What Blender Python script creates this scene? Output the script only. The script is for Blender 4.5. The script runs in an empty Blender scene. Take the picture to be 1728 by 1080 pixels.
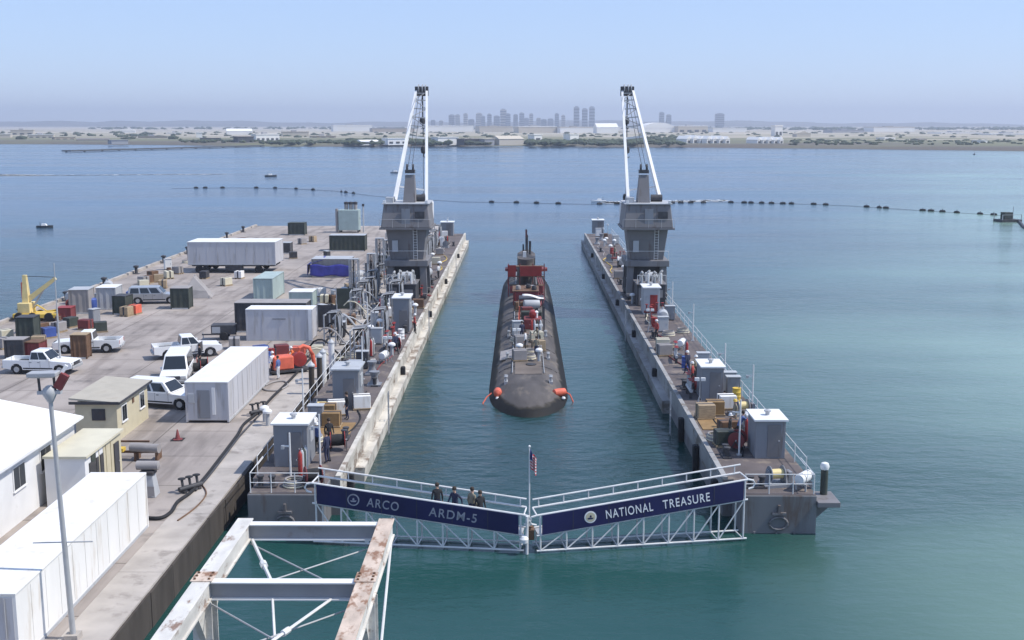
import bpy, bmesh, math, random
from mathutils import Vector, Matrix
R = math.radians
S = bpy.context.scene
COL = S.collection
rnd = random.Random(11)

# ------------------------------------------------------------------ camera
FPX = 1961.0
PITCH = math.atan(331 / FPX)
YAW = math.atan(17 / FPX)
CAM = Vector((-0.5, -58.8, 20.4))
cd = bpy.data.cameras.new('camera')
cam = bpy.data.objects.new('camera', cd)
COL.objects.link(cam)
cam.location = CAM
cam.rotation_euler = (R(90) - PITCH, 0, YAW)
cd.sensor_width = 36
cd.lens = FPX / 1728 * 36
cd.clip_start = 0.5
cd.clip_end = 40000
S.camera = cam
CM = cam.rotation_euler.to_matrix()

def ray(px, py):
    return CM @ Vector(((px - 864) / FPX, -(py - 540) / FPX, -1))

def P(px, py, z=0.0):
    """pixel of the photograph -> point on the horizontal plane z"""
    d = ray(px, py)
    return CAM + d * ((z - CAM.z) / d.z)

def PY(px, py, y):
    """pixel -> point on the vertical plane Y = y"""
    d = ray(px, py)
    return CAM + d * ((y - CAM.y) / d.y)

# ------------------------------------------------------------------ light
SUN = Vector((0.60, -0.05, 0.80)).normalized()
world = bpy.data.worlds.new('World')
S.world = world
world.use_nodes = True
wn = world.node_tree.nodes
wl = world.node_tree.links
sky = wn.new('ShaderNodeTexSky')
sky.sky_type = 'NISHITA'
sky.sun_disc = False
sky.sun_elevation = math.asin(SUN.z)
sky.sun_rotation = math.atan2(SUN.x, SUN.y)
sky.air_density = 1.0
sky.dust_density = 0.0
sky.ozone_density = 4.0
# even blue tint added over the whole sky to set its colour
sky_tint = wn.new('ShaderNodeMix')
sky_tint.data_type = 'RGBA'
sky_tint.inputs[0].default_value = .6
sky_tint.inputs[7].default_value = (3.5, 4.75, 7.9, 1)
wl.new(sky.outputs[0], sky_tint.inputs[6])
wl.new(sky_tint.outputs[2], wn['Background'].inputs[0])
wn['Background'].inputs[1].default_value = 0.13
sd = bpy.data.lights.new('sun', 'SUN')
sun = bpy.data.objects.new('sun', sd)
COL.objects.link(sun)
sd.energy = 4.2
sd.angle = R(0.53)
sd.color = (1.0, 0.955, 0.89)
sun.rotation_euler = SUN.to_track_quat('Z', 'Y').to_euler()
sun.location = (30, 10, 60)
S.view_settings.view_transform = 'Standard'
S.view_settings.look = 'None'
S.view_settings.gamma = 1
S.view_settings.use_curve_mapping = False
S.view_settings.exposure = 0.14

# ------------------------------------------------------------------ materials
MATS = {}

def paint(name, c, rough=.55, var=.14, scale=.7, dirt=None, damt=.0, dscale=.5, bump=.08, bscale=9.0,
          metal=0.0, spec=.4, stretch=(1, 1, 1), dthr=.56):
    """painted / raw surface: slow tone variation, thresholded stains, fine relief"""
    m = bpy.data.materials.new(name)
    m.use_nodes = True
    n, l = m.node_tree.nodes, m.node_tree.links
    b = n['Principled BSDF']
    tc = n.new('ShaderNodeTexCoord')
    mp = n.new('ShaderNodeMapping')
    mp.inputs['Scale'].default_value = stretch
    l.new(tc.outputs['Object'], mp.inputs[0])
    nz = n.new('ShaderNodeTexNoise')
    nz.inputs['Scale'].default_value = scale
    nz.inputs['Detail'].default_value = 6
    l.new(mp.outputs[0], nz.inputs['Vector'])
    rp = n.new('ShaderNodeValToRGB')
    rp.color_ramp.elements[0].position = .28
    rp.color_ramp.elements[1].position = .72
    rp.color_ramp.elements[0].color = [x * (1 - var) for x in c] + [1]
    rp.color_ramp.elements[1].color = [min(1, x * (1 + var)) for x in c] + [1]
    l.new(nz.outputs[0], rp.inputs[0])
    out = rp.outputs[0]
    if dirt:
        n2 = n.new('ShaderNodeTexNoise')
        n2.inputs['Scale'].default_value = dscale
        n2.inputs['Detail'].default_value = 8
        n2.inputs['Roughness'].default_value = .65
        l.new(mp.outputs[0], n2.inputs['Vector'])
        r2 = n.new('ShaderNodeValToRGB')
        r2.color_ramp.elements[0].position = dthr
        r2.color_ramp.elements[1].position = dthr + .1
        r2.color_ramp.elements[0].color = (0, 0, 0, 1)
        r2.color_ramp.elements[1].color = (damt, damt, damt, 1)
        l.new(n2.outputs[0], r2.inputs[0])
        mx = n.new('ShaderNodeMix')
        mx.data_type = 'RGBA'
        l.new(r2.outputs[0], mx.inputs[0])
        l.new(out, mx.inputs[6])
        mx.inputs[7].default_value = (*dirt, 1)
        out = mx.outputs[2]
    l.new(out, b.inputs['Base Color'])
    b.inputs['Roughness'].default_value = rough
    b.inputs['Metallic'].default_value = metal
    b.inputs['Specular IOR Level'].default_value = spec
    if bump:
        n3 = n.new('ShaderNodeTexNoise')
        n3.inputs['Scale'].default_value = bscale
        n3.inputs['Detail'].default_value = 4
        l.new(tc.outputs['Object'], n3.inputs['Vector'])
        bp = n.new('ShaderNodeBump')
        bp.inputs['Strength'].default_value = bump
        bp.inputs['Distance'].default_value = .03
        l.new(n3.outputs[0], bp.inputs['Height'])
        l.new(bp.outputs[0], b.inputs['Normal'])
    MATS[name] = m
    return m

RUST = (.16, .065, .03)
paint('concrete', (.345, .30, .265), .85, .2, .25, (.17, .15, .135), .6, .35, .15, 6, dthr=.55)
def slab_joints(name, w_, h_):
    m = MATS[name]
    n, l = m.node_tree.nodes, m.node_tree.links
    b = n['Principled BSDF']
    src = b.inputs['Base Color'].links[0].from_socket
    tc = n.new('ShaderNodeTexCoord')
    bk = n.new('ShaderNodeTexBrick')
    bk.offset = 0
    bk.inputs['Scale'].default_value = 1
    bk.inputs['Brick Width'].default_value = w_
    bk.inputs['Row Height'].default_value = h_
    bk.inputs['Mortar Size'].default_value = .05
    bk.inputs['Color1'].default_value = (1, 1, 1, 1)
    bk.inputs['Color2'].default_value = (.9, .9, .91, 1)
    bk.inputs['Mortar'].default_value = (.5, .49, .48, 1)
    l.new(tc.outputs['Object'], bk.inputs['Vector'])
    mp = n.new('ShaderNodeMapping'); mp.inputs['Scale'].default_value = (.5, .06, 1); mp.inputs['Rotation'].default_value = (0, 0, .5)
    l.new(tc.outputs['Object'], mp.inputs[0])
    nz = n.new('ShaderNodeTexNoise'); nz.inputs['Scale'].default_value = 2.2; nz.inputs['Detail'].default_value = 5
    l.new(mp.outputs[0], nz.inputs['Vector'])
    rp = n.new('ShaderNodeValToRGB')
    rp.color_ramp.elements[0].position = .36; rp.color_ramp.elements[0].color = (.74, .73, .73, 1)
    rp.color_ramp.elements[1].position = .5; rp.color_ramp.elements[1].color = (1, 1, 1, 1)
    l.new(nz.outputs[0], rp.inputs[0])
    out = src
    for k in (bk.outputs[0], rp.outputs[0]):
        mx = n.new('ShaderNodeMix'); mx.data_type = 'RGBA'; mx.blend_type = 'MULTIPLY'; mx.inputs[0].default_value = 1
        l.new(out, mx.inputs[6]); l.new(k, mx.inputs[7]); out = mx.outputs[2]
    l.new(out, b.inputs['Base Color'])
slab_joints('concrete', 7.5, 5.5)
paint('concrete_edge', (.40, .36, .32), .85, .2, .6, (.19, .165, .145), .65, .7, .2, 7)
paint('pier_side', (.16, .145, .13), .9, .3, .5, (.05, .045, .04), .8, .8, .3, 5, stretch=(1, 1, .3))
paint('pile_timber', (.06, .05, .042), .9, .3, 1.2, bump=.3, stretch=(1, 1, .2))
paint('wing_steel', (.175, .172, .175), .6, .22, .6, (.11, .07, .05), .7, 1.3, .1, 4, stretch=(1, 1, .16), dthr=.55)
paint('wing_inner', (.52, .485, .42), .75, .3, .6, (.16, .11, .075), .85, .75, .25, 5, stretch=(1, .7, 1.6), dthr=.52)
paint('wing_inner_shaded', (.29, .285, .275), .75, .28, .5, (.12, .09, .065), .75, .7, .2, 5, stretch=(1, .6, 1.4), dthr=.53)  # same plating as the cream wall, with its shade put in the colour
paint('dock_deck', (.115, .096, .092), .85, .32, .5, (.27, .22, .17), .6, .8, .2, 8, dthr=.54)
paint('deckhouse_grey', (.225, .235, .255), .55, .1, .8, (.14, .10, .08), .6, 2.6, .05, 6, stretch=(1, 1, .12), dthr=.56)
paint('crane_grey', (.18, .172, .174), .55, .1, .6, (.10, .07, .055), .6, 1.8, .05, 6, stretch=(1, 1, .12), dthr=.55)
paint('pale_grey', (.42, .43, .44), .5, .1, .8, (.22, .2, .18), .4, 1.2, .05)
paint('white_paint', (.74, .735, .72), .5, .07, .8, (.45, .42, .38), .35, 1.1, .05, dthr=.6)
paint('white_sheet', (.76, .74, .70), .6, .07, .6, (.56, .50, .42), .55, 1.6, .1, 3, stretch=(1, 1, .2), dthr=.55)
paint('trailer_side', (.49, .485, .50), .5, .08, .7, (.33, .305, .28), .6, 2.2, .05, stretch=(1, 1, .13), dthr=.55)
paint('cream', (.60, .555, .42), .6, .08, .8, (.42, .37, .28), .4, 1.0, .05, dthr=.6)
paint('tan_roof', (.40, .365, .30), .75, .1, .8, (.30, .26, .2), .4, .8, .1)
paint('tan_wall', (.56, .50, .35), .6, .08, 1.2, (.40, .34, .24), .4, 1.2, .05)
paint('navy', (.016, .016, .075), .45, .25, .6, (.03, .03, .09), .4, 1.0, .02)
paint('letter_white', (.78, .78, .78), .5, .05, 3, bump=0)
paint('letter_grey', (.33, .33, .37), .6, .25, 2.5, bump=0)
paint('galv', (.42, .425, .43), .5, .12, 2.0, (.25, .2, .17), .4, 2.0, .05, metal=.2)
paint('rail_white', (.66, .655, .64), .5, .1, 2.0, (.36, .27, .2), .5, 3.0, .05, dthr=.6)
paint('peeling', (.60, .575, .53), .75, .18, 2.5, (.20, .115, .075), .9, 3.4, .3, 14, stretch=(1, .45, 1), dthr=.56)
paint('peeling_rust', (.52, .42, .34), .85, .3, 3.0, (.23, .115, .065), .9, 3.6, .35, 14, stretch=(1, .5, 1), dthr=.49)
paint('beam_grey', (.30, .30, .31), .6, .1, 1.2, (.17, .13, .1), .5, 1.5, .1, dthr=.6)
paint('rubber', (.022, .022, .024), .85, .3, 3, bump=.15)
paint('dark_steel', (.055, .055, .06), .6, .3, 2.0, (.09, .06, .045), .5, 2.5, .1)
paint('dark_green', (.05, .06, .05), .65, .25, 1.5, (.09, .075, .06), .4, 2.0, .05)
paint('brown', (.15, .085, .05), .8, .25, 2.0, bump=.15)
paint('wood', (.36, .27, .17), .8, .25, 3.0, bump=.15, stretch=(1, 6, 6))
paint('ochre_deck', (.27, .17, .075), .85, .25, 1.5, (.16, .1, .06), .5, 2, .1)
paint('red', (.30, .035, .03), .5, .2, 1.5, (.16, .05, .04), .5, 2.0, .05)
paint('dull_red', (.20, .045, .045), .7, .25, 1.2, (.10, .05, .05), .6, 1.6, .1)
paint('orange', (.68, .14, .08), .6, .15, 2.0, bump=.1)
paint('yellow', (.68, .46, .07), .5, .1, 2.0, (.4, .26, .1), .4, 2.5, .05)
paint('pale_yellow', (.70, .56, .26), .5, .1, 2.0, (.5, .38, .2), .4, 2.5, .05)
paint('blue_tarp', (.045, .045, .26), .5, .3, 1.2, bump=.5, bscale=2.5)
paint('blue', (.05, .09, .30), .5, .2, 1.5)
paint('teal', (.36, .44, .42), .6, .1, .8, (.24, .27, .25), .4, 1.0, .05)
paint('tarp_grey', (.30, .28, .27), .8, .12, 1.2, bump=.4, bscale=3)
paint('car_white', (.78, .78, .77), .28, .03, 1, spec=.6, bump=0)
paint('car_silver', (.45, .46, .47), .3, .05, 1, metal=.5, bump=0)
paint('glass', (.018, .022, .026), .08, .1, 1, spec=.7, bump=0)
paint('lamp_red', (.35, .02, .02), .3, .1, 1, bump=0)
paint('lamp_clear', (.6, .6, .58), .15, .1, 1, bump=0)
paint('sub_hull', (.085, .075, .07), .75, .35, .8, (.16, .135, .11), .75, .9, .3, 5, stretch=(1, .45, 1), dthr=.52)
paint('sub_deck', (.145, .118, .098), .85, .25, .6, (.075, .065, .06), .6, .7, .15, 7, dthr=.55)
paint('sub_band', (.055, .035, .033), .8, .2, .5, (.09, .08, .05), .6, .8, .1)
paint('skin', (.50, .31, .22), .6, .06, 4, bump=0)
paint('hair', (.04, .028, .02), .8, .2, 9)
paint('cloth_navy', (.03, .035, .07), .9, .2, 6)
paint('cloth_dark', (.03, .03, .033), .9, .2, 6)
paint('cloth_white', (.68, .68, .68), .9, .08, 6)
paint('cloth_blue', (.10, .15, .33), .9, .15, 6)
paint('cloth_orange', (.72, .17, .05), .85, .1, 6)
paint('cloth_red', (.36, .06, .05), .85, .1, 6)
paint('cloth_khaki', (.25, .22, .16), .9, .15, 6)
paint('far_white', (.84, .82, .78), .8, .06, .02, bump=0)
paint('far_cream', (.55, .49, .40), .8, .1, .02, bump=0)
paint('far_tan', (.42, .35, .27), .8, .1, .02, bump=0)
paint('far_grey', (.34, .34, .35), .8, .1, .02, bump=0)
paint('far_roof', (.22, .19, .17), .8, .1, .02, bump=0)
paint('far_dark', (.07, .075, .08), .8, .1, .05, bump=0)
paint('foliage', (.052, .068, .038), .95, .45, .02, bump=0)
paint('hill', (.16, .145, .12), .95, .2, .0012, (.09, .1, .06), .6, .002, 0)
paint('foam', (.72, .75, .76), .8, .1, .5, bump=0)

def scum_line(name):
    m = MATS[name]
    n, l = m.node_tree.nodes, m.node_tree.links
    b = n['Principled BSDF']
    src = b.inputs['Base Color'].links[0].from_socket
    tc = n.new('ShaderNodeTexCoord')
    sp = n.new('ShaderNodeSeparateXYZ'); l.new(tc.outputs['Object'], sp.inputs[0])
    nz = n.new('ShaderNodeTexNoise'); nz.inputs['Scale'].default_value = .9; nz.inputs['Detail'].default_value = 6
    l.new(tc.outputs['Object'], nz.inputs['Vector'])
    a = n.new('ShaderNodeMath'); a.operation = 'MULTIPLY_ADD'
    l.new(nz.outputs[0], a.inputs[0]); a.inputs[1].default_value = -.5; l.new(sp.outputs[2], a.inputs[2])
    r = n.new('ShaderNodeValToRGB')
    r.color_ramp.elements[0].position = .18; r.color_ramp.elements[0].color = (.022, .022, .02, 1)
    r.color_ramp.elements[1].position = .34; r.color_ramp.elements[1].color = (1, 1, 1, 1)
    x = r.color_ramp.elements.new(.26); x.color = (.35, .33, .24, 1)
    l.new(a.outputs[0], r.inputs[0])
    mx = n.new('ShaderNodeMix'); mx.data_type = 'RGBA'; mx.blend_type = 'MULTIPLY'; mx.inputs[0].default_value = 1
    l.new(src, mx.inputs[6]); l.new(r.outputs[0], mx.inputs[7])
    l.new(mx.outputs[2], b.inputs['Base Color'])
scum_line('sub_hull')
# flag: stripes and canton from the mesh's own generated coordinates
def flag_material():
    m = bpy.data.materials.new('flag_cloth')
    m.use_nodes = True
    n, l = m.node_tree.nodes, m.node_tree.links
    b = n['Principled BSDF']
    uv = n.new('ShaderNodeUVMap')
    sp = n.new('ShaderNodeSeparateXYZ')
    l.new(uv.outputs[0], sp.inputs[0])
    def math_(op, a, bb):
        k = n.new('ShaderNodeMath')
        k.operation = op
        for i, v in enumerate((a, bb)):
            if isinstance(v, (int, float)):
                k.inputs[i].default_value = v
            elif v is not None:
                l.new(v, k.inputs[i])
        return k.outputs[0]
    st = math_('GREATER_THAN', math_('FRACT', math_('MULTIPLY', sp.outputs[1], 6.5), None), .5)
    can = math_('MULTIPLY', math_('LESS_THAN', sp.outputs[0], .4), math_('GREATER_THAN', sp.outputs[1], .46))
    m1 = n.new('ShaderNodeMix'); m1.data_type = 'RGBA'
    m1.inputs[6].default_value = (.5, .03, .04, 1)
    m1.inputs[7].default_value = (.75, .74, .72, 1)
    l.new(st, m1.inputs[0])
    m2 = n.new('ShaderNodeMix'); m2.data_type = 'RGBA'
    m2.inputs[7].default_value = (.03, .04, .16, 1)
    l.new(can, m2.inputs[0]); l.new(m1.outputs[2], m2.inputs[6])
    l.new(m2.outputs[2], b.inputs['Base Color'])
    b.inputs['Roughness'].default_value = .85
    MATS['flag_cloth'] = m
flag_material()

def water_material():
    m = bpy.data.materials.new('sea_water')
    m.use_nodes = True
    n, l = m.node_tree.nodes, m.node_tree.links
    b = n['Principled BSDF']
    geo = n.new('ShaderNodeNewGeometry')
    def noise(scale, detail, sx=1, sy=1, rough=.55):
        mp = n.new('ShaderNodeMapping')
        mp.inputs['Scale'].default_value = (sx, sy, 1)
        l.new(geo.outputs['Position'], mp.inputs[0])
        k = n.new('ShaderNodeTexNoise')
        k.inputs['Scale'].default_value = scale
        k.inputs['Detail'].default_value = detail
        k.inputs['Roughness'].default_value = rough
        l.new(mp.outputs[0], k.inputs['Vector'])
        return k.outputs[0]
    def math_(op, a, bb=None, clamp=False):
        k = n.new('ShaderNodeMath'); k.operation = op; k.use_clamp = clamp
        for i, v in enumerate((a, bb)):
            if isinstance(v, (int, float)):
                k.inputs[i].default_value = v
            elif v is not None:
                l.new(v, k.inputs[i])
        return k.outputs[0]
    sp = n.new('ShaderNodeSeparateXYZ')
    l.new(geo.outputs['Position'], sp.inputs[0])
    # turbid shallows on the open-water side of the dock (silt cloud with a ragged outline)
    yp = math_('MAXIMUM', sp.outputs[1], -20)
    turb = math_('DIVIDE', math_('SUBTRACT', sp.outputs[0], math_('ADD', math_('MULTIPLY', math_('MAXIMUM', math_('SUBTRACT', 45, yp), 0), .17), math_('ADD', 3, math_('MULTIPLY', yp, .17)))), math_('ADD', 27, math_('MULTIPLY', yp, .20)))
    turb = math_('ADD', turb, math_('MULTIPLY', math_('SUBTRACT', noise(.018, 4), .5), .9))
    fade = math_('MULTIPLY', math_('SUBTRACT', sp.outputs[1], 500), .0008, True)
    turb = math_('SUBTRACT', turb, fade)
    turb = math_('MULTIPLY', turb, 1, True)
    mx = n.new('ShaderNodeMix'); mx.data_type = 'RGBA'
    mx.inputs[6].default_value = (.010, .050, .046, 1)
    mx.inputs[7].default_value = (.195, .295, .245, 1)
    l.new(turb, mx.inputs[0])
    # base colour turns bluer with distance beyond the berth
    far_blue = math_('MULTIPLY', math_('SUBTRACT', sp.outputs[1], 60), .006, True)
    mx2 = n.new('ShaderNodeMix'); mx2.data_type = 'RGBA'
    mx2.inputs[7].default_value = (.036, .085, .145, 1)
    far_blue = math_('MULTIPLY', far_blue, math_('SUBTRACT', 1.0, math_('MULTIPLY', turb, .85)))
    l.new(far_blue, mx2.inputs[0]); l.new(mx.outputs[2], mx2.inputs[6])
    # slicks / cat's paws
    sl = n.new('ShaderNodeMapRange')
    sl.inputs[1].default_value = .4; sl.inputs[2].default_value = .62
    l.new(noise(.02, 5, .35, 1.4), sl.inputs[0])
    vm = n.new('ShaderNodeMix'); vm.data_type = 'RGBA'; vm.blend_type = 'MULTIPLY'
    l.new(mx2.outputs[2], vm.inputs[6])
    rr = n.new('ShaderNodeValToRGB')
    rr.color_ramp.elements[0].color = (.66, .70, .74, 1)
    rr.color_ramp.elements[1].color = (1.22, 1.18, 1.14, 1)
    l.new(sl.outputs[0], rr.inputs[0])
    l.new(rr.outputs[0], vm.inputs[7]); vm.inputs[0].default_value = 1
    l.new(vm.outputs[2], b.inputs['Base Color'])
    rg = n.new('ShaderNodeMapRange')
    rg.inputs[3].default_value = .10; rg.inputs[4].default_value = .22
    l.new(sl.outputs[0], rg.inputs[0])
    l.new(rg.outputs[0], b.inputs['Roughness'])
    b.inputs['IOR'].default_value = 1.33
    h = math_('ADD', math_('MULTIPLY', noise(.9, 5, .7, 1.2, .6), .5),
              math_('MULTIPLY', noise(.14, 4, .6, 1.2), 1.1))
    bp = n.new('ShaderNodeBump')
    rs = n.new('ShaderNodeMapRange'); rs.inputs[3].default_value = .6; rs.inputs[4].default_value = .22
    l.new(sl.outputs[0], rs.inputs[0]); l.new(rs.outputs[0], bp.inputs['Strength'])
    bp.inputs['Distance'].default_value = .5
    l.new(h, bp.inputs['Height'])
    l.new(bp.outputs[0], b.inputs['Normal'])
    MATS['sea_water'] = m
water_material()

def land_material():
    """rocky bank, olive scrub belt, then pale airfield ground, with ragged streaky borders"""
    m = bpy.data.materials.new('far_land')
    m.use_nodes = True
    n, l = m.node_tree.nodes, m.node_tree.links
    b = n['Principled BSDF']
    uv = n.new('ShaderNodeUVMap')
    geo = n.new('ShaderNodeNewGeometry')
    mp = n.new('ShaderNodeMapping')
    mp.inputs['Scale'].default_value = (.3, 1, 1)
    l.new(geo.outputs['Position'], mp.inputs[0])
    k = n.new('ShaderNodeTexNoise')
    k.inputs['Scale'].default_value = .009
    k.inputs['Detail'].default_value = 7
    l.new(mp.outputs[0], k.inputs['Vector'])
    sp = n.new('ShaderNodeSeparateXYZ')
    l.new(uv.outputs[0], sp.inputs[0])
    a = n.new('ShaderNodeMath'); a.operation = 'MULTIPLY_ADD'
    l.new(k.outputs[0], a.inputs[0]); a.inputs[1].default_value = .5
    l.new(sp.outputs[1], a.inputs[2])
    r = n.new('ShaderNodeValToRGB')
    e = r.color_ramp.elements
    e[0].position = .20; e[0].color = (.105, .085, .07, 1)
    e[1].position = 1.0; e[1].color = (.30, .27, .22, 1)
    for p_, c_ in ((.30, (.12, .105, .08)), (.36, (.15, .15, .08)), (.47, (.19, .18, .10)), (.53, (.45, .39, .31)), (.60, (.24, .225, .14)), (.66, (.50, .44, .36)), (.76, (.30, .27, .2)), (.82, (.48, .43, .36))):
        x = e.new(p_); x.color = (*c_, 1)
    l.new(a.outputs[0], r.inputs[0])
    l.new(r.outputs[0], b.inputs['Base Color'])
    b.inputs['Roughness'].default_value = .95
    MATS['far_land'] = m
land_material()

# ------------------------------------------------------------------ mesh helpers
class MB:
    def __init__(s):
        s.v, s.f = [], []
    def add(s, vs, fs):
        k = len(s.v)
        s.v += [tuple(p) for p in vs]
        s.f += [tuple(i + k for i in q) for q in fs]
        return s
    def box(s, x0, x1, y0, y1, z0, z1):
        return s.add([(x0, y0, z0), (x1, y0, z0), (x1, y1, z0), (x0, y1, z0),
                      (x0, y0, z1), (x1, y0, z1), (x1, y1, z1), (x0, y1, z1)],
                     [(0, 3, 2, 1), (4, 5, 6, 7), (0, 1, 5, 4), (1, 2, 6, 5), (2, 3, 7, 6), (3, 0, 4, 7)])
    def cbox(s, c, d, rz=0.0):
        x, y, z = d[0] / 2, d[1] / 2, d[2] / 2
        cs, sn = math.cos(rz), math.sin(rz)
        vs = [(c[0] + a * cs - b * sn, c[1] + a * sn + b * cs, c[2] + q)
              for q in (-z, z) for a, b in ((-x, -y), (x, -y), (x, y), (-x, y))]
        return s.add(vs, [(0, 3, 2, 1), (4, 5, 6, 7), (0, 1, 5, 4), (1, 2, 6, 5), (2, 3, 7, 6), (3, 0, 4, 7)])
    def frustum(s, z0, a, z1, b):
        """a, b = (x0,x1,y0,y1) at z0 and z1"""
        return s.add([(a[0], a[2], z0), (a[1], a[2], z0), (a[1], a[3], z0), (a[0], a[3], z0),
                      (b[0], b[2], z1), (b[1], b[2], z1), (b[1], b[3], z1), (b[0], b[3], z1)],
                     [(0, 3, 2, 1), (4, 5, 6, 7), (0, 1, 5, 4), (1, 2, 6, 5), (2, 3, 7, 6), (3, 0, 4, 7)])
    def beam(s, p, q, w, h=None, w2=None, h2=None):
        p, q = Vector(p), Vector(q)
        h = w if h is None else h
        w2 = w if w2 is None else w2
        h2 = h if h2 is None else h2
        d = (q - p).normalized()
        up = Vector((0, 0, 1)) if abs(d.z) < .95 else Vector((0, 1, 0))
        a = d.cross(up).normalized()
        b = a.cross(d).normalized()
        vs = []
        for o, ww, hh in ((p, w, h), (q, w2, h2)):
            for i, j in ((-1, -1), (1, -1), (1, 1), (-1, 1)):
                vs.append(o + a * (i * ww / 2) + b * (j * hh / 2))
        return s.add(vs, [(0, 1, 2, 3), (7, 6, 5, 4), (0, 4, 5, 1), (1, 5, 6, 2), (2, 6, 7, 3), (3, 7, 4, 0)])
    def tube(s, p, q, r, r2=None, n=8):
        p, q = Vector(p), Vector(q)
        r2 = r if r2 is None else r2
        d = (q - p).normalized()
        up = Vector((0, 0, 1)) if abs(d.z) < .95 else Vector((0, 1, 0))
        a = d.cross(up).normalized()
        b = a.cross(d).normalized()
        vs = []
        for o, rr in ((p, r), (q, r2)):
            for i in range(n):
                t = 2 * math.pi * i / n
                vs.append(o + a * (rr * math.cos(t)) + b * (rr * math.sin(t)))
        fs = [(i, i + n, (i + 1) % n + n, (i + 1) % n) for i in range(n)]
        fs += [tuple(range(n)), tuple(range(2 * n - 1, n - 1, -1))]
        return s.add(vs, fs)
    def path(s, pts, r, n=6):
        pts = [Vector(p) for p in pts]
        vs, fs = [], []
        for k, p in enumerate(pts):
            d = (pts[min(k + 1, len(pts) - 1)] - pts[max(k - 1, 0)]).normalized()
            up = Vector((0, 0, 1)) if abs(d.z) < .9 else Vector((0, 1, 0))
            a = d.cross(up).normalized()
            b = a.cross(d).normalized()
            for i in range(n):
                t = 2 * math.pi * i / n
                vs.append(p + a * (r * math.cos(t)) + b * (r * math.sin(t)))
        for k in range(len(pts) - 1):
            for i in range(n):
                fs.append((k * n + i, (k + 1) * n + i, (k + 1) * n + (i + 1) % n, k * n + (i + 1) % n))
        fs += [tuple(range(n)), tuple(range(len(vs) - 1, len(vs) - n - 1, -1))]
        return s.add(vs, fs)
    def lathe(s, prof, c=(0, 0, 0), n=12, axis='z'):
        vs, fs = [], []
        for r, h in prof:
            for i in range(n):
                t = 2 * math.pi * i / n
                a, b = r * math.cos(t), r * math.sin(t)
                q = (a, b, h) if axis == 'z' else ((a, h, b) if axis == 'y' else (h, a, b))
                vs.append((c[0] + q[0], c[1] + q[1], c[2] + q[2]))
        for k in range(len(prof) - 1):
            for i in range(n):
                fs.append((k * n + i, k * n + (i + 1) % n, (k + 1) * n + (i + 1) % n, (k + 1) * n + i))
        fs += [tuple(range(n - 1, -1, -1)), tuple(range(len(vs) - n, len(vs)))]
        return s.add(vs, fs)
    def prism(s, poly, a, b, axis='y'):
        """poly in the other two axes, extruded a..b along axis"""
        n = len(poly)
        def q(u, v, t):
            return (u, t, v) if axis == 'y' else ((t, u, v) if axis == 'x' else (u, v, t))
        vs = [q(u, v, a) for u, v in poly] + [q(u, v, b) for u, v in poly]
        fs = [tuple(range(n)), tuple(range(2 * n - 1, n - 1, -1))]
        fs += [(i, (i + 1) % n, (i + 1) % n + n, i + n) for i in range(n)]
        return s.add(vs, fs)
    def mesh(s, name, mat, smooth=False):
        me = bpy.data.meshes.new(name)
        me.from_pydata(s.v, [], s.f)
        bm = bmesh.new(); bm.from_mesh(me)
        bmesh.ops.recalc_face_normals(bm, faces=bm.faces)
        bm.to_mesh(me); bm.free()
        if mat:
            me.materials.append(MATS[mat])
        if smooth:
            me.polygons.foreach_set('use_smooth', [True] * len(me.polygons))
            try:
                me.set_sharp_from_angle(angle=R(40))
            except Exception:
                pass
        return me
    def build(s, name, mat, parent=None, smooth=False, bevel=0.0):
        return link(name, s.mesh(name, mat, smooth), parent, bevel=bevel)

def link(name, me, parent=None, loc=None, rz=0.0, bevel=0.0):
    o = bpy.data.objects.new(name, me)
    COL.objects.link(o)
    if parent:
        o.parent = parent
    if loc is not None:
        o.location = loc
    if rz:
        o.rotation_euler = (0, 0, rz)
    if bevel:
        b = o.modifiers.new('bevel', 'BEVEL')
        b.width = bevel; b.segments = 2; b.limit_method = 'ANGLE'
    return o

def tag(o, label=None, cat=None, group=None, kind=None):
    if label: o['label'] = label
    if cat: o['category'] = cat
    if group: o['group'] = group
    if kind: o['kind'] = kind
    return o

def thing(name, label, cat, loc=(0, 0, 0), rz=0.0, group=None):
    o = bpy.data.objects.new(name, None)
    COL.objects.link(o)
    o.empty_display_size = .3
    o.location = loc
    o.rotation_euler = (0, 0, rz)
    return tag(o, label, cat, group)

def copy_tree(o, parent=None):
    c = o.copy()
    COL.objects.link(c)
    c.parent = parent
    for ch in list(o.children):
        copy_tree(ch, c)
    return c

def place(proto, used, loc, rz=0.0, label=None, group=None):
    """first use moves the prototype itself, later uses copy it with its parts"""
    o = proto if not used else copy_tree(proto)
    used.append(1)
    o.location = loc
    o.rotation_euler = (0, 0, rz)
    if label: o['label'] = label
    if group: o['group'] = group
    return o

class Kind:
    """a buildable kind of thing: builds its prototype at first use, then copies it"""
    def __init__(s, fn):
        s.fn, s.p, s.u = fn, {}, {}
    def at(s, loc, rz=0.0, label=None, group=None, key=None):
        if key not in s.p:
            s.p[key] = s.fn(key) if key is not None else s.fn()
            s.u[key] = []
        return place(s.p[key], s.u[key], loc, rz, label, group)

def smooth_path(pts, n=6):
    out = []
    for i in range(len(pts) - 1):
        p0, p1, p2, p3 = pts[max(i - 1, 0)], pts[i], pts[i + 1], pts[min(i + 2, len(pts) - 1)]
        for k in range(n):
            u = k / n
            out.append(.5 * ((2 * p1) + (p2 - p0) * u + (2 * p0 - 5 * p1 + 4 * p2 - p3) * u * u + (3 * p1 - p0 - 3 * p2 + p3) * u ** 3))
    return out + [pts[-1]]

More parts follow.
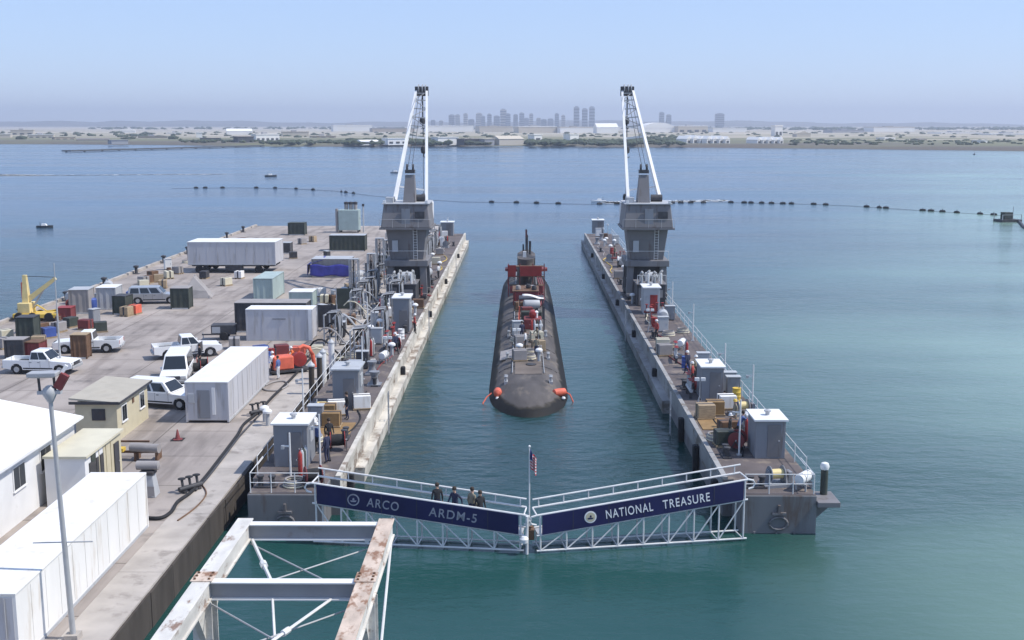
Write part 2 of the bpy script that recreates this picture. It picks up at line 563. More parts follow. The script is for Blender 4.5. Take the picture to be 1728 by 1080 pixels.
# ------------------------------------------------------------------ water, land, hills
w = MB().add([(-9500, -140, 0), (9500, -140, 0), (9500, 9500, 0), (-9500, 9500, 0)], [(0, 1, 2, 3)])
tag(w.build('water', 'sea_water'), 'blue green harbour water', None, None, 'structure')

shore_px = [(-500, 243), (0, 243), (120, 243.5), (300, 245), (440, 247), (600, 247.5), (870, 246.5), (1100, 248.5), (1400, 251), (1728, 255), (2300, 258)]
sp_ = [P(a, b, 0) for a, b in shore_px]
lv, lf = [], []
for p in sp_:
    ux = (p.x - CAM.x) / (p.y - CAM.y)
    for dy, z in ((0, -.6), (10, 2.0), (60, 2.6), (400, 3), (1500, 3.2), (3500, 4), (6300, 5)):
        y = p.y + dy
        lv.append((CAM.x + ux * (y - CAM.y), y, z))
for i in range(len(sp_) - 1):
    for k in range(6):
        a = i * 7 + k
        lf.append((a, a + 7, a + 8, a + 1))
land = tag(MB().add(lv, lf).build('land', 'far_land', smooth=True), 'flat developed shore across the bay', None, None, 'structure')
lu = land.data.uv_layers.new(name='UVMap')
for lp in land.data.loops:
    lu.data[lp.index].uv = (0, (0, .03, .06, .21, .50, .60, .70)[lp.vertex_index % 7])

hv, hf = [], []
nx = 90
for i in range(nx + 1):
    px = -500 + 2700 * i / nx
    for k, (D_, f) in enumerate(((6600, 0), (7300, .6), (7900, 1.0), (8700, .75))):
        z_ = D_ * math.cos(PITCH)
        ht = 36 + 7 * math.sin(px * .006 + 1) + 5 * math.sin(px * .021) + 3 * math.sin(px * .06 + 2)
        if px > 900: ht -= min(8, (px - 900) * .02)
        if px < 180: ht -= 10
        hv.append((CAM.x + (px - 881) / FPX * z_, CAM.y + D_, 2 + ht * f))
for i in range(nx):
    for k in range(3):
        a = i * 4 + k
        hf.append((a, a + 4, a + 5, a + 1))
tag(MB().add(hv, hf).build('hills', 'hill', smooth=True), 'low hazy hills on the horizon', None, None, 'structure')

# ------------------------------------------------------------------ far shore buildings
def far_x(px, D_):
    return CAM.x + (px - 881) / FPX * (D_ * math.cos(PITCH) + (CAM.z - 4) * math.sin(PITCH))

def far_z(py, D_):
    zc = D_ * math.cos(PITCH) + 14 * math.sin(PITCH)
    return CAM.z - (py - 209) * math.cos(PITCH) * zc / FPX

def far_building(px0, px1, ytop, D_, wall, roof='far_white', form='flat', depth=None, label=None, group=None, windows=0):
    y = CAM.y + D_
    x0, x1 = far_x(px0, D_), far_x(px1, D_)
    wd = x1 - x0
    zt = far_z(ytop, D_)
    g = 2.2
    h = max(3.0, zt - g)
    dp = depth or min(40, max(12, wd * .5))
    rot = .62 if (D_ < 1450 and wd < 32) else .28
    t = thing('shore_building', label or '', 'building', ((x0 + x1) / 2, y, g), rot, group)
    hw = wd / 2
    if form == 'gable':
        hb = h * .62
        MB().box(-hw, hw, 0, dp, -.8, hb).build('wall', wall, t)
        MB().prism([(-.4, hb), (dp + .4, hb), (dp / 2, h)], -hw - .4, hw + .4, 'x').build('roof', roof, t)
    elif form == 'endgable':
        hb = h * .6
        MB().box(-hw, hw, 0, dp, -.8, hb).build('wall', wall, t)
        MB().prism([(-hw - .3, hb), (hw + .3, hb), (0, h)], -.3, dp, 'y').build('roof', roof, t)
    elif form == 'arch':
        hb = h * .45
        MB().box(-hw, hw, 0, dp, -.8, hb).build('wall', wall, t)
        arc = [(-hw * math.cos(a), hb + (h - hb) * math.sin(a)) for a in [math.pi * i / 10 for i in range(11)]]
        MB().prism(arc, -.3, dp, 'y').build('roof', roof, t)
    else:
        MB().box(-hw, hw, 0, dp, -.8, h * .9).build('wall', wall, t)
        MB().box(-hw - .5, hw + .5, -.5, dp + .5, h * .9, h).build('roof', roof, t)
        if wd > 25:
            MB().box(-hw * .3, hw * .1, dp * .3, dp * .6, h, h + 2).build('roof_unit', 'far_grey', t)
    for k in range(windows):
        xx = -hw + wd * (k + .5) / windows
        ww = wd / windows * .55
        MB().box(xx - ww / 2, xx + ww / 2, -.25, .2, h * .12, h * .42).build('door', 'far_dark', t)
    return t

FB = [ # px0 px1 ytop dist wall roof form windows label
    (-40, 12, 226, 1500, 'far_cream', 'far_white', 'flat', 0, 'pale blocky shore building at the bluff beside the bay mouth'),
    (16, 52, 219, 1900, 'far_cream', 'far_cream', 'flat', 3, 'cream stepped shore building on the pale bluff'),
    (46, 86, 227, 1500, 'far_cream', 'far_white', 'flat', 4, 'long cream shore block below the stepped building'),
    (90, 124, 231, 1350, 'far_tan', 'far_cream', 'flat', 3, 'tan shore block past the long cream one'),
    (128, 180, 236, 1250, 'far_cream', 'far_roof', 'gable', 0, 'low cream gabled shed near the jetty root'),
    (200, 226, 217, 2300, 'far_white', 'far_white', 'arch', 0, 'white arched hangar far behind the jetty'),
    (186, 214, 240, 1120, 'far_grey', 'far_grey', 'flat', 0, 'grey waterside block beside the long jetty'),
    (232, 280, 233, 1450, 'far_tan', 'far_roof', 'flat', 0, 'brown roofed low block inland of the jetty'),
    (280, 305, 224, 2100, 'far_white', 'far_white', 'flat', 0, 'small white inland block above the jetty'),
    (330, 340, 223, 1500, 'far_white', 'far_white', 'flat', 0, 'narrow white tower block above the jetty'),
    (342, 372, 235, 1300, 'far_dark', 'far_roof', 'flat', 0, 'dark low shed between white shore buildings'),
    (382, 424, 217, 1900, 'far_white', 'far_white', 'gable', 0, 'large white gabled hangar inland'),
    (400, 428, 230, 1150, 'far_dark', 'far_roof', 'flat', 0, 'dark green roofed waterside shed'),
    (430, 472, 226, 1250, 'far_white', 'far_white', 'flat', 5, 'white shore block with a row of dark doors'),
    (476, 520, 222, 1700, 'far_cream', 'far_tan', 'flat', 0, 'cream inland block with tan roof'),
    (524, 566, 229, 1500, 'far_tan', 'far_cream', 'flat', 3, 'tan low block inland before the long white roof'),
    (562, 628, 211, 2700, 'far_white', 'far_white', 'flat', 0, 'long white flat roofed warehouse inland'),
    (628, 700, 216, 2500, 'far_tan', 'far_grey', 'flat', 0, 'grey roofed inland warehouse beside the white one'),
    (608, 642, 236, 1060, 'far_white', 'far_white', 'gable', 2, 'low white gabled boathouse on the shoreline'),
    (652, 690, 233, 1070, 'far_white', 'far_white', 'flat', 3, 'white waterside shed among shoreline shrubs'),
    (736, 776, 231, 1060, 'far_white', 'far_white', 'flat', 0, 'bright white waterside warehouse with flat front'),
    (780, 812, 234, 1050, 'far_dark', 'far_roof', 'flat', 0, 'dark low waterside shed beside the white warehouse'),
    (816, 836, 234, 1050, 'far_grey', 'far_cream', 'flat', 0, 'grey waterside block beside the pale ramp shed'),
    (838, 888, 229, 1060, 'far_cream', 'far_cream', 'gable', 0, 'wide pale gabled shed at the water edge'),
    (720, 800, 212, 2600, 'far_white', 'far_white', 'flat', 0, 'wide white inland roof below the city towers'),
    (808, 866, 213, 2500, 'far_cream', 'far_cream', 'flat', 0, 'cream inland roof below the city towers'),
    (874, 940, 213, 2300, 'far_cream', 'far_white', 'flat', 0, 'long cream inland block with white roof under the skyline'),
    (900, 916, 227, 1300, 'far_white', 'far_white', 'flat', 1, 'small white hut on the scrub shore'),
    (944, 1004, 214, 2300, 'far_white', 'far_cream', 'flat', 0, 'wide pale inland hangar under the three tall towers'),
    (1006, 1044, 208, 2200, 'far_white', 'far_white', 'gable', 0, 'tall white gabled hangar inland beside the crane jib'),
    (960, 978, 226, 1300, 'far_white', 'far_white', 'flat', 0, 'small white cabin on the far bank slope'),
    (1084, 1140, 207, 2400, 'far_white', 'far_white', 'arch', 0, 'big white arched hangar inland'),
    (1142, 1196, 212, 2400, 'far_cream', 'far_white', 'flat', 4, 'cream inland block past the arched hangar'),
    (1200, 1262, 216, 2500, 'far_white', 'far_white', 'flat', 0, 'long low white inland block'),
    (1306, 1320, 211, 1700, 'far_white', 'far_white', 'flat', 2, 'square white control tower block'),
    (1342, 1368, 221, 1600, 'far_cream', 'far_cream', 'endgable', 0, 'cream steep roofed tower building near the shore'),
    (1400, 1460, 219, 2300, 'far_grey', 'far_grey', 'flat', 0, 'grey long inland hangar'),
    (1468, 1546, 214, 2600, 'far_white', 'far_cream', 'flat', 0, 'very long low white inland hangar'),
    (1486, 1514, 232, 1350, 'far_white', 'far_white', 'flat', 2, 'small white house on the grass bank'),
    (1546, 1566, 235, 1250, 'far_tan', 'far_roof', 'gable', 0, 'small tan house on the grass bank'),
    (1580, 1660, 223, 2100, 'far_white', 'far_white', 'flat', 0, 'long pale low wall like building past the airfield'),
    (1662, 1760, 225, 1900, 'far_white', 'far_white', 'flat', 0, 'longest pale low building at the airfield end'),
    (1654, 1666, 240, 1120, 'far_white', 'far_white', 'flat', 0, 'tiny white hut by the water on the grass bank'),
]
for a, b, c, D_, wl_, rf_, fm_, nw_, lb_ in FB:
    far_building(a, b, c, D_, wl_, rf_, fm_, None, lb_, None, nw_)
for i in range(3):
    far_building(1157 + i * 11, 1167 + i * 11, 229 - (i % 2), 1090, 'far_white', 'far_white', 'endgable', 14,
                 'small white steep gabled house in the shorter waterside row', 'short row of white houses', 1)
for i in range(4):
    far_building(1191 + i * 10.5, 1200.5 + i * 10.5, 229 + (i % 2), 1085, 'far_white', 'far_white', 'endgable', 14,
                 'small white steep gabled house in the middle waterside row', 'middle row of white houses', 1)
for i in range(5):
    far_building(1276 + i * 9.4, 1284.5 + i * 9.4, 231 + (i % 2), 1080, 'far_white', 'far_white', 'endgable', 14,
                 'small white steep gabled house in the row below the control tower', 'far row of white houses', 1)

def tower(px0, px1, ytop, D_, label, group, mat='far_grey'):
    x0, x1 = far_x(px0, D_), far_x(px1, D_)
    h = far_z(ytop, D_) - 4
    t = thing('city_tower', label, 'tower', ((x0 + x1) / 2, CAM.y + D_, 4), 0, group)
    hw = (x1 - x0) / 2
    m = MB().box(-hw, hw, 0, hw * 1.8, -3, h)
    m.build('shaft', mat, t)
    MB().box(-hw * .6, hw * .6, hw * .3, hw * 1.4, h, h + h * .05).build('crown', 'far_grey', t)
    fl = MB()
    for k in range(6):
        z = h * (k + .6) / 6.5
        fl.box(-hw - .4, hw + .4, -.6, hw * .4, z, z + h * .07)
    fl.build('window_band', 'far_dark', t)
rt = random.Random(4)
for i, px in enumerate([727, 741, 757, 768, 782, 790, 803, 812, 822, 833, 844, 853, 866, 876, 884, 893, 905, 913, 924, 936, 947]):
    wpx = rt.uniform(6, 11)
    tower(px, px + wpx, 209 - rt.uniform(5, 18) - (8 if 820 < px < 860 else 0), 5200 + rt.uniform(-300, 500),
          'hazy grey city tower in the dense part of the skyline', 'dense city skyline towers', rt.choice(['far_grey', 'far_cream', 'far_grey']))
for px in (968, 982, 994):
    tower(px, px + 9, 181 if px != 982 else 184, 5100, 'one of three tall hazy twin-like towers standing together', 'three tall towers')
for px, q in ((1112, 190), (1124, 194)):
    tower(px, px + 8, q, 5200, 'slim hazy tower standing apart behind the arched hangar', 'towers behind the arched hangar')
tower(1207, 1221, 192, 5200, 'single broad hazy tower alone on the horizon', None)

# far scrub and trees: one mass
rv = random.Random(3)
ico = bmesh.new(); bmesh.ops.create_icosphere(ico, subdivisions=1, radius=1)
iv = [v.co.copy() for v in ico.verts]; ico.verts.index_update()
ifc = [tuple(v.index for v in f.verts) for f in ico.faces]; ico.free()
tm = MB()
zones = [(300, 440, 1130, 1250, 50, 3), (440, 620, 1060, 1200, 110, 3), (590, 740, 1040, 1250, 150, 4), (690, 840, 1040, 1200, 130, 4), (890, 1150, 1030, 1180, 220, 4),
         (1060, 1150, 1200, 1500, 60, 4), (1335, 1760, 1010, 1300, 150, 2.5), (1180, 1760, 3300, 4600, 380, 9), (200, 900, 1500, 2400, 110, 4),
         (900, 1760, 1500, 2600, 120, 4), (-40, 300, 1350, 2300, 60, 5), (150, 1200, 3600, 4800, 260, 9)]
for a, b, d0, d1, cnt, hh in zones:
    for _ in range(cnt):
        px = rv.uniform(a, b); D_ = rv.uniform(d0, d1)
        if px > 1400: D_ = max(D_, 985)
        sx, sz = rv.uniform(3, 9) * hh / 5, rv.uniform(.5, 1.1) * hh * .6
        c = Vector((far_x(px, D_), CAM.y + D_, 2.6 + sz * .5))
        tm.add([(c.x + v.x * sx * rv.uniform(.7, 1.2), c.y + v.y * sx * .8, c.z + v.z * sz * rv.uniform(.7, 1.25)) for v in iv], ifc)
tag(tm.build('far_trees', 'foliage'), 'scrub and tree belts massed along the far shore', 'trees', None, 'stuff')

# jetty on the far left
j0, j1 = P(112, 257, 0), P(440, 247.5, 0)
jt = thing('far_jetty', 'long thin dark jetty running out from the far shore', 'jetty', (j0.x, j0.y, 0))
d = j1 - j0
MB().beam((0, 0, 1.0), (d.x, d.y, 1.0), 9, .9).build('deck', 'far_dark', jt)
for k in range(14):
    q = d * (k / 13.0)
    MB().tube((q.x, q.y, -3), (q.x, q.y, .6), .8).build('pile', 'far_dark', jt)

# ------------------------------------------------------------------ boats and barrier on the bay
def motor_boat(L, hullmat, label, loc, rz):
    t = thing('motor_boat', label, 'boat', loc, rz)
    W = L * .3
    m = MB()
    prof = [(-L / 2, W * .42), (-L * .1, W * .5), (L * .2, W * .42), (L * .4, W * .2), (L / 2, .03)]
    vs = []
    for x, hw in prof:
        sh = .12 * L * (1 + .5 * max(0, x / L))
        vs += [(x, -hw, sh), (x, -hw * .7, -.25), (x, hw * .7, -.25), (x, hw, sh)]
    fs = []
    for k in range(4):
        a = k * 4
        fs += [(a, a + 1, a + 5, a + 4), (a + 1, a + 2, a + 6, a + 5), (a + 2, a + 3, a + 7, a + 6), (a + 3, a, a + 4, a + 7)]
    fs += [(0, 3, 2, 1), (16, 17, 18, 19)]
    m.add(vs, fs).build('hull', hullmat, t, smooth=True)
    MB().frustum(.1 * L, (-L * .2, L * .15, -W * .32, W * .32), .24 * L, (-L * .18, L * .05, -W * .26, W * .26)).build('cabin', 'far_white', t)
    MB().box(-L * .3, -L * .28, -.08, .08, .1 * L, .36 * L).build('mast', 'far_dark', t)
motor_boat(4.6, 'far_dark', 'small dark boat crossing the bay behind the wake line', P(457, 298, 0), .1)
motor_boat(3.2, 'far_dark', 'dark launch on open water beyond the yellow crane', P(76, 384, 0), .05)
motor_boat(4.5, 'far_grey', 'grey patrol boat moving beside the white jib', P(668, 292, 0), 0)
motor_boat(5, 'far_dark', 'tiny dark boat near the grass bank shore', P(1644, 261, 0), 1.2)
motor_boat(4, 'far_white', 'white launch at the head of the long wake', P(1010, 341.5, 0), 3.14)

def wake(pa, pb, w0, w1, label):
    a, b = P(*pa, 0), P(*pb, 0)
    dd = (b - a); nrm = Vector((-dd.y, dd.x, 0)).normalized()
    rr = random.Random(int(pa[0]) + 5)
    m = MB()
    for k in range(170):
        t0 = k / 170 + rr.uniform(-.004, .004); t1 = t0 + rr.uniform(.008, .03)
        off = rr.uniform(-.3, .3) * w0
        ww = (w0 + (w1 - w0) * t0) * rr.uniform(.5, 1)
        p, q = a + dd * t0, a + dd * t1
        m.add([p + nrm * (off - ww / 2), q + nrm * (off - ww / 2), q + nrm * (off + ww / 2), p + nrm * (off + ww / 2)], [(0, 1, 2, 3)])
    o = m.build('wake_foam', 'foam')
    for v in o.data.vertices: v.co.z = .05
    tag(o, label, 'foam', None, 'stuff')
wake((1016, 342), (1228, 338.5), 7.5, 3.0, 'white wake foam behind the launch past the crane')
wake((-10, 295.5), (74, 296), 14.0, 8, 'broad bright wake foam streak on the bay')
wake((76, 296), (380, 294), 5, 2, 'thin faint wake foam streak on the bay')

bar = [(290, 318), (400, 317), (480, 318), (560, 322), (640, 332), (780, 341), (860, 342), (940, 344), (1000, 345), (1130, 343), (1230, 342), (1300, 343.5), (1370, 345),
       (1440, 348), (1530, 354), (1610, 359), (1690, 364)]
bpts = [P(a, b, 0) for a, b in bar]
def float_proto():
    t = thing('barrier_float', 'dark floating drum of the harbour barrier line', 'float', group='barrier floats across the bay')
    MB().lathe([(.1, -.75), (.3, -.66), (.3, .66), (.1, .75)], (0, 0, .08), 10, 'x').build('drum', 'rubber', t, smooth=True)
    MB().box(-.6, .6, -.05, .05, .34, .46).build('top_bar', 'dark_steel', t)
    MB().box(-.05, .05, -.06, .06, .3, .75).build('stub', 'dark_steel', t)
    return t
FL = Kind(float_proto)
rb = random.Random(8)
for i in range(len(bpts) - 1):
    a, b = bpts[i], bpts[i + 1]
    n_ = max(2, int((b - a).length / (4.5 if i < 9 else 2.6)))
    for k in range(n_):
        if math.sin((i * 7 + k) * .9) < .1 or rb.random() < .15: continue
        q = a.lerp(b, (k + rb.uniform(0, .5)) / n_)
        FL.at(q, math.atan2(b.y - a.y, b.x - a.x) + rb.uniform(-.3, .3))
cb = MB().path([p + Vector((0, 0, .05)) for p in bpts], .03, 5)
tag(cb.build('barrier_cable', 'dark_steel'), 'dark cable strung between the barrier floats', 'cable')
# float station at the right end
q = P(1700, 374, 0)
t = thing('barrier_platform', 'dark floating barrier platform with railings and box', 'platform', q, .2)
MB().box(-2.3, 2.3, -1.6, 1.6, -.4, .5).build('pontoon', 'dark_steel', t)
MB().box(-1.2, .6, -.8, .8, .5, 2.0).build('cabinet', 'dark_green', t)
for x in (-2.2, 2.2):
    for y in (-1.5, 1.5):
        MB().box(x - .06, x + .06, y - .06, y + .06, .5, 1.6).build('rail_post', 'galv', t)
MB().box(-2.2, 2.2, -1.53, -1.47, 1.5, 1.58).build('rail', 'galv', t)
MB().tube((1.2, 0, .5), (1.2, 0, 3.2), .06).build('mast', 'galv', t)
pts = [q + Vector((2.2, -.5, .1)), P(1728, 384, .1), P(1800, 410, .1)]
tag(MB().path(pts, .35, 6).build('mooring_boom', 'dark_steel', smooth=True), 'dark boom trailing from the barrier platform', 'boom')

# ------------------------------------------------------------------ pier
HP = 1.6
PX0, PX1 = -50.3, -15.75
PYA, PYB = -72.0, 158.0
pier = tag(bpy.data.objects.new('pier', None), 'wide concrete pier beside the floating dock', None, None, 'structure')
COL.objects.link(pier)
MB().box(PX0, PX1 - 1.9, PYA, PYB, HP - .7, HP).build('deck', 'concrete', pier)
y = PYA
while y < PYB - .1:
    y1 = min(PYB, y + 7.5)
    MB().box(PX1 - 1.88, PX1 - .002, y + .012, y1 - .012, HP - .75, HP + .012).build('edge_slab', 'concrete_edge', pier)
    if y > -45:
        MB().box(PX0 - .05, PX0 + .35, y + .3, y1 - .3, HP + .005, HP + .3).build('kerb', 'concrete_edge', pier)
    y = y1
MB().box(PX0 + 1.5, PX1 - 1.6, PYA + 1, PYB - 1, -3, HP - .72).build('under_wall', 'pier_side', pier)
pm = MB().tube((0, 0, -3), (0, 0, HP - .05), .2, .2, 10).mesh('pile', 'pile_timber', True)
y = -50.0
while y < 150:
    link('pile', pm, pier, (PX1 - .35, y, -.75)); y += 3.1
y = -10.0
while y < 157:
    link('pile', pm, pier, (PX0 - .26, y, .2)); y += 9
# timber rubbing strake
yy = -56.0
while yy < 152:
    MB().box(PX1 + .003, PX1 + .10 + rnd.uniform(0, .05), yy + .01, yy + 2.99, -1.5, HP - .05 - rnd.uniform(0, .05)).build('fender_board', 'pile_timber', pier); yy += 3.0

# ------------------------------------------------------------------ floating dock
WI, WO, WT = 10.05, 14.65, 2.0
DY1 = 138.0
dock = thing('floating_dock', 'long grey U-shaped floating dry dock with two parallel wing walls', 'floating dock')
MB().box(-WO, WO, 1, DY1 - 1, -9.5, -8).build('pontoon', 'wing_steel', dock)
for s in (-1, 1):
    def X(a, b): return (min(s * a, s * b), max(s * a, s * b))
    x0, x1 = X(WI + .02, WO)
    wing = MB().box(x0, x1, 0, DY1, -8, WT).build('wing_wall', 'wing_steel', dock)
    a, b = X(WI + .5, WO - .3)
    MB().box(a, b, -2.6, -.003, -8, WT - .01).build('end_block', 'wing_steel', wing, bevel=.06)
    MB().box(a + .05, b - .05, -2.55, .04, WT - .008, WT + .018).build('deck_plate', 'dock_deck', wing)
    xm = (a + b) / 2
    MB().path([(xm + .45 * math.cos(k_ * .5), -2.66, .55 + .32 * math.sin(k_ * .5)) for k_ in range(14)], .06, 6).build('fairlead', 'crane_grey', wing, smooth=True)
    MB().box(xm - .35, xm + .35, -2.75, -2.605, 1.0, 1.12).build('bracket', 'crane_grey', wing)
    MB().box(xm - .06, xm + .06, -2.74, -2.605, 1.123, 1.5).build('bracket', 'crane_grey', wing)
    if s > 0:
        MB().box(WO - .32, WO + .8, -2.9, -1.0, 1.46, 1.72).build('end_platform', 'crane_grey', wing, bevel=.02)
        MB().prism([(WO - .3, .6), (WO - .3, 1.45), (WO + .6, 1.45)], -2.2, -2.1, 'y').build('platform_bracket', 'crane_grey', wing)
    # inner plating: panel by panel
    yy, k = 0.0, 0
    inner = 'wing_inner' if s < 0 else 'wing_inner_shaded'
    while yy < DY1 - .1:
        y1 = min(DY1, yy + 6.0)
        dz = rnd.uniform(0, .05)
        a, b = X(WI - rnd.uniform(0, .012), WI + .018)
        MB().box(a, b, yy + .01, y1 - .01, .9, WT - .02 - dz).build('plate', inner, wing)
        yy = y1; k += 1
    yy = 5.5 if s < 0 else 22.0
    while yy < DY1 - .5:
        y1 = min(DY1 - .4, yy + 7.3)
        a, b = X(WI - .55, WI + .01)
        c, e = X(WI - .42, WI + .01)
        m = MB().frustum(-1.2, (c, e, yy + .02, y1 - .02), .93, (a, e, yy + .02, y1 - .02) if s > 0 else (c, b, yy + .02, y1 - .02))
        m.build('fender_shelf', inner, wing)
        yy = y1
    a, b = X(WI + .01, WO - .01)
    MB().box(a, b, .05, DY1 - .05, WT + .001, WT + .02).build('deck_plate', 'dock_deck', wing)
    # coaming along the inner edge
    a, b = X(WI - .02, WI + .26)
    yy = 0.02
    while yy < DY1 - .1:
        y1 = min(DY1, yy + 12)
        MB().box(a, b, yy, y1 - .02, WT - .015, WT + .14).build('coaming', 'wing_inner' if s < 0 else 'wing_inner_shaded', wing)
        yy = y1
    # vertical slots / rubber fenders on the inner face
    for yf in ((2.2, 30.5, 58, 83, 111) if s < 0 else (1.2, 8.0, 14.5, 30, 47, 66, 88, 112)):
        a, b = X(WI - .36, WI - .012)
        MB().box(a, b, yf, yf + .55, -.4, 1.55).build('rubber_fender', 'rubber', wing, bevel=.08)
    # ladders on the inner face
    for yf in (16, 50, 96):
        a = s * (WI - .7)
        for dy in (0, .42):
            MB().box(a - .025, a + .025, yf + dy - .025, yf + dy + .025, -.6, WT + .9).build('ladder_stile', 'galv', wing)
        for z in range(6):
            MB().box(a - .018, a + .018, yf + .025, yf + .395, -.3 + z * .4, -.26 + z * .4).build('ladder_rung', 'galv', wing)
    # outer railing
    xr = s * (WO - .12)
    pmesh = MB().tube((0, 0, 0), (0, 0, 1.05), .03, n=6).mesh('rail_post', 'rail_white')
    yy = .6
    while yy < DY1 - 1:
        link('rail_post', pmesh, wing, (xr, yy, WT + .02)); yy += 2.6
    for z in (.55, 1.04):
        MB().tube((xr, .6, WT + z), (xr, DY1 - 1.2, WT + z), .022, n=6).build('rail_bar', 'rail_white', wing)
    # railing round the wing end
    for xx in (WI + .7, WI + 1.9, WI + 3.1, WO - .45):
        link('rail_post', pmesh, wing, (s * xx, -2.45, WT + .018))
    MB().tube((s * (WI + .7), -2.45, WT + 1.05), (s * (WO - .45), -2.45, WT + 1.05), .022, n=6).build('rail_bar', 'rail_white', wing)
    MB().tube((s * (WI + .7), -2.45, WT + .55), (s * (WO - .45), -2.45, WT + .55), .022, n=6).build('rail_bar', 'rail_white', wing)
    MB().tube((s * (WO - .45), -2.45, WT + 1.05), (s * (WO - .45), .5, WT + 1.05), .022, n=6).build('rail_bar', 'rail_white', wing)
    # weld ribs on the end block
    for xx in (1.2, 2.3, 3.2):
        MB().box(s * (WI + xx) - .05, s * (WI + xx) + .05, -2.68, -2.605, -1, .1).build('stiffener', 'wing_steel', wing)

def deckhouse(px0, px1, pyb, h, dep, wall='deckhouse_grey', roof='white_paint', door=None, label=None, over=.12, doorside='f'):
    p0, p1 = P(px0, pyb, WT + .02), P(px1, pyb, WT + .02)
    wd = (p1 - p0).length
    cx = (p0.x + p1.x) / 2
    m = MB().box(-wd / 2, wd / 2, 0, dep, 0, h)
    o = m.build('deckhouse', wall, dock, bevel=.02)
    o.location = (cx, p0.y, WT + .02)
    if label: o['label'] = label
    MB().box(-wd / 2 - over, wd / 2 + over, -over, dep + over, h + .002, h + .1).build('roof', roof, o)
    MB().lathe([(.12, 0), (.12, .18), (.2, .2), (.2, .28), (.03, .34)], (0, dep * .45, h + .1), 8).build('roof_vent', 'galv', o)
    dx = wd * .12
    MB().box(dx - .36, dx + .36, -.045, -.003, .12, min(h - .15, 1.95)).build('door', door or 'crane_grey', o)
    MB().box(dx + .22, dx + .3, -.09, -.047, 1.0, 1.06).build('door_handle', 'galv', o)
    MB().box(wd / 2 + .003, wd / 2 + .05, dep * .3, dep * .7, h * .5, h * .82).build('louvre', 'pale_grey', o)
    return o
deckhouse(1274, 1324, 774, 2.15, 2.3, label='grey deckhouse with white roof at the end of the open-water wing')
deckhouse(1184, 1220, 676, 2.25, 2.5, label='grey deckhouse with pale roof midway along the open-water wing')
deckhouse(1086, 1113, 531, 2.6, 2.6, 'pale_grey', door='red', label='pale cabin with red door near the open-water crane')
deckhouse(1000, 1019, 394, 2.2, 2.4, label='small dark deckhouse at the far end of the open-water wing')
deckhouse(463, 520, 788, 2.35, 2.3, label='grey deckhouse with white roof at the end of the pier-side wing')
deckhouse(562, 606, 688, 2.5, 2.4, roof='pale_grey', label='grey deckhouse on the pier-side wing beside the ochre mat')
deckhouse(664, 691, 560, 3.0, 2.6, label='tall grey deckhouse with white roof edge on the pier-side wing')
deckhouse(689, 716, 487, 2.5, 2.6, roof='pale_grey', label='grey deckhouse under the pier-side crane')
deckhouse(744, 765, 398, 2.2, 2.4, label='small grey deckhouse at the far end of the pier-side wing')

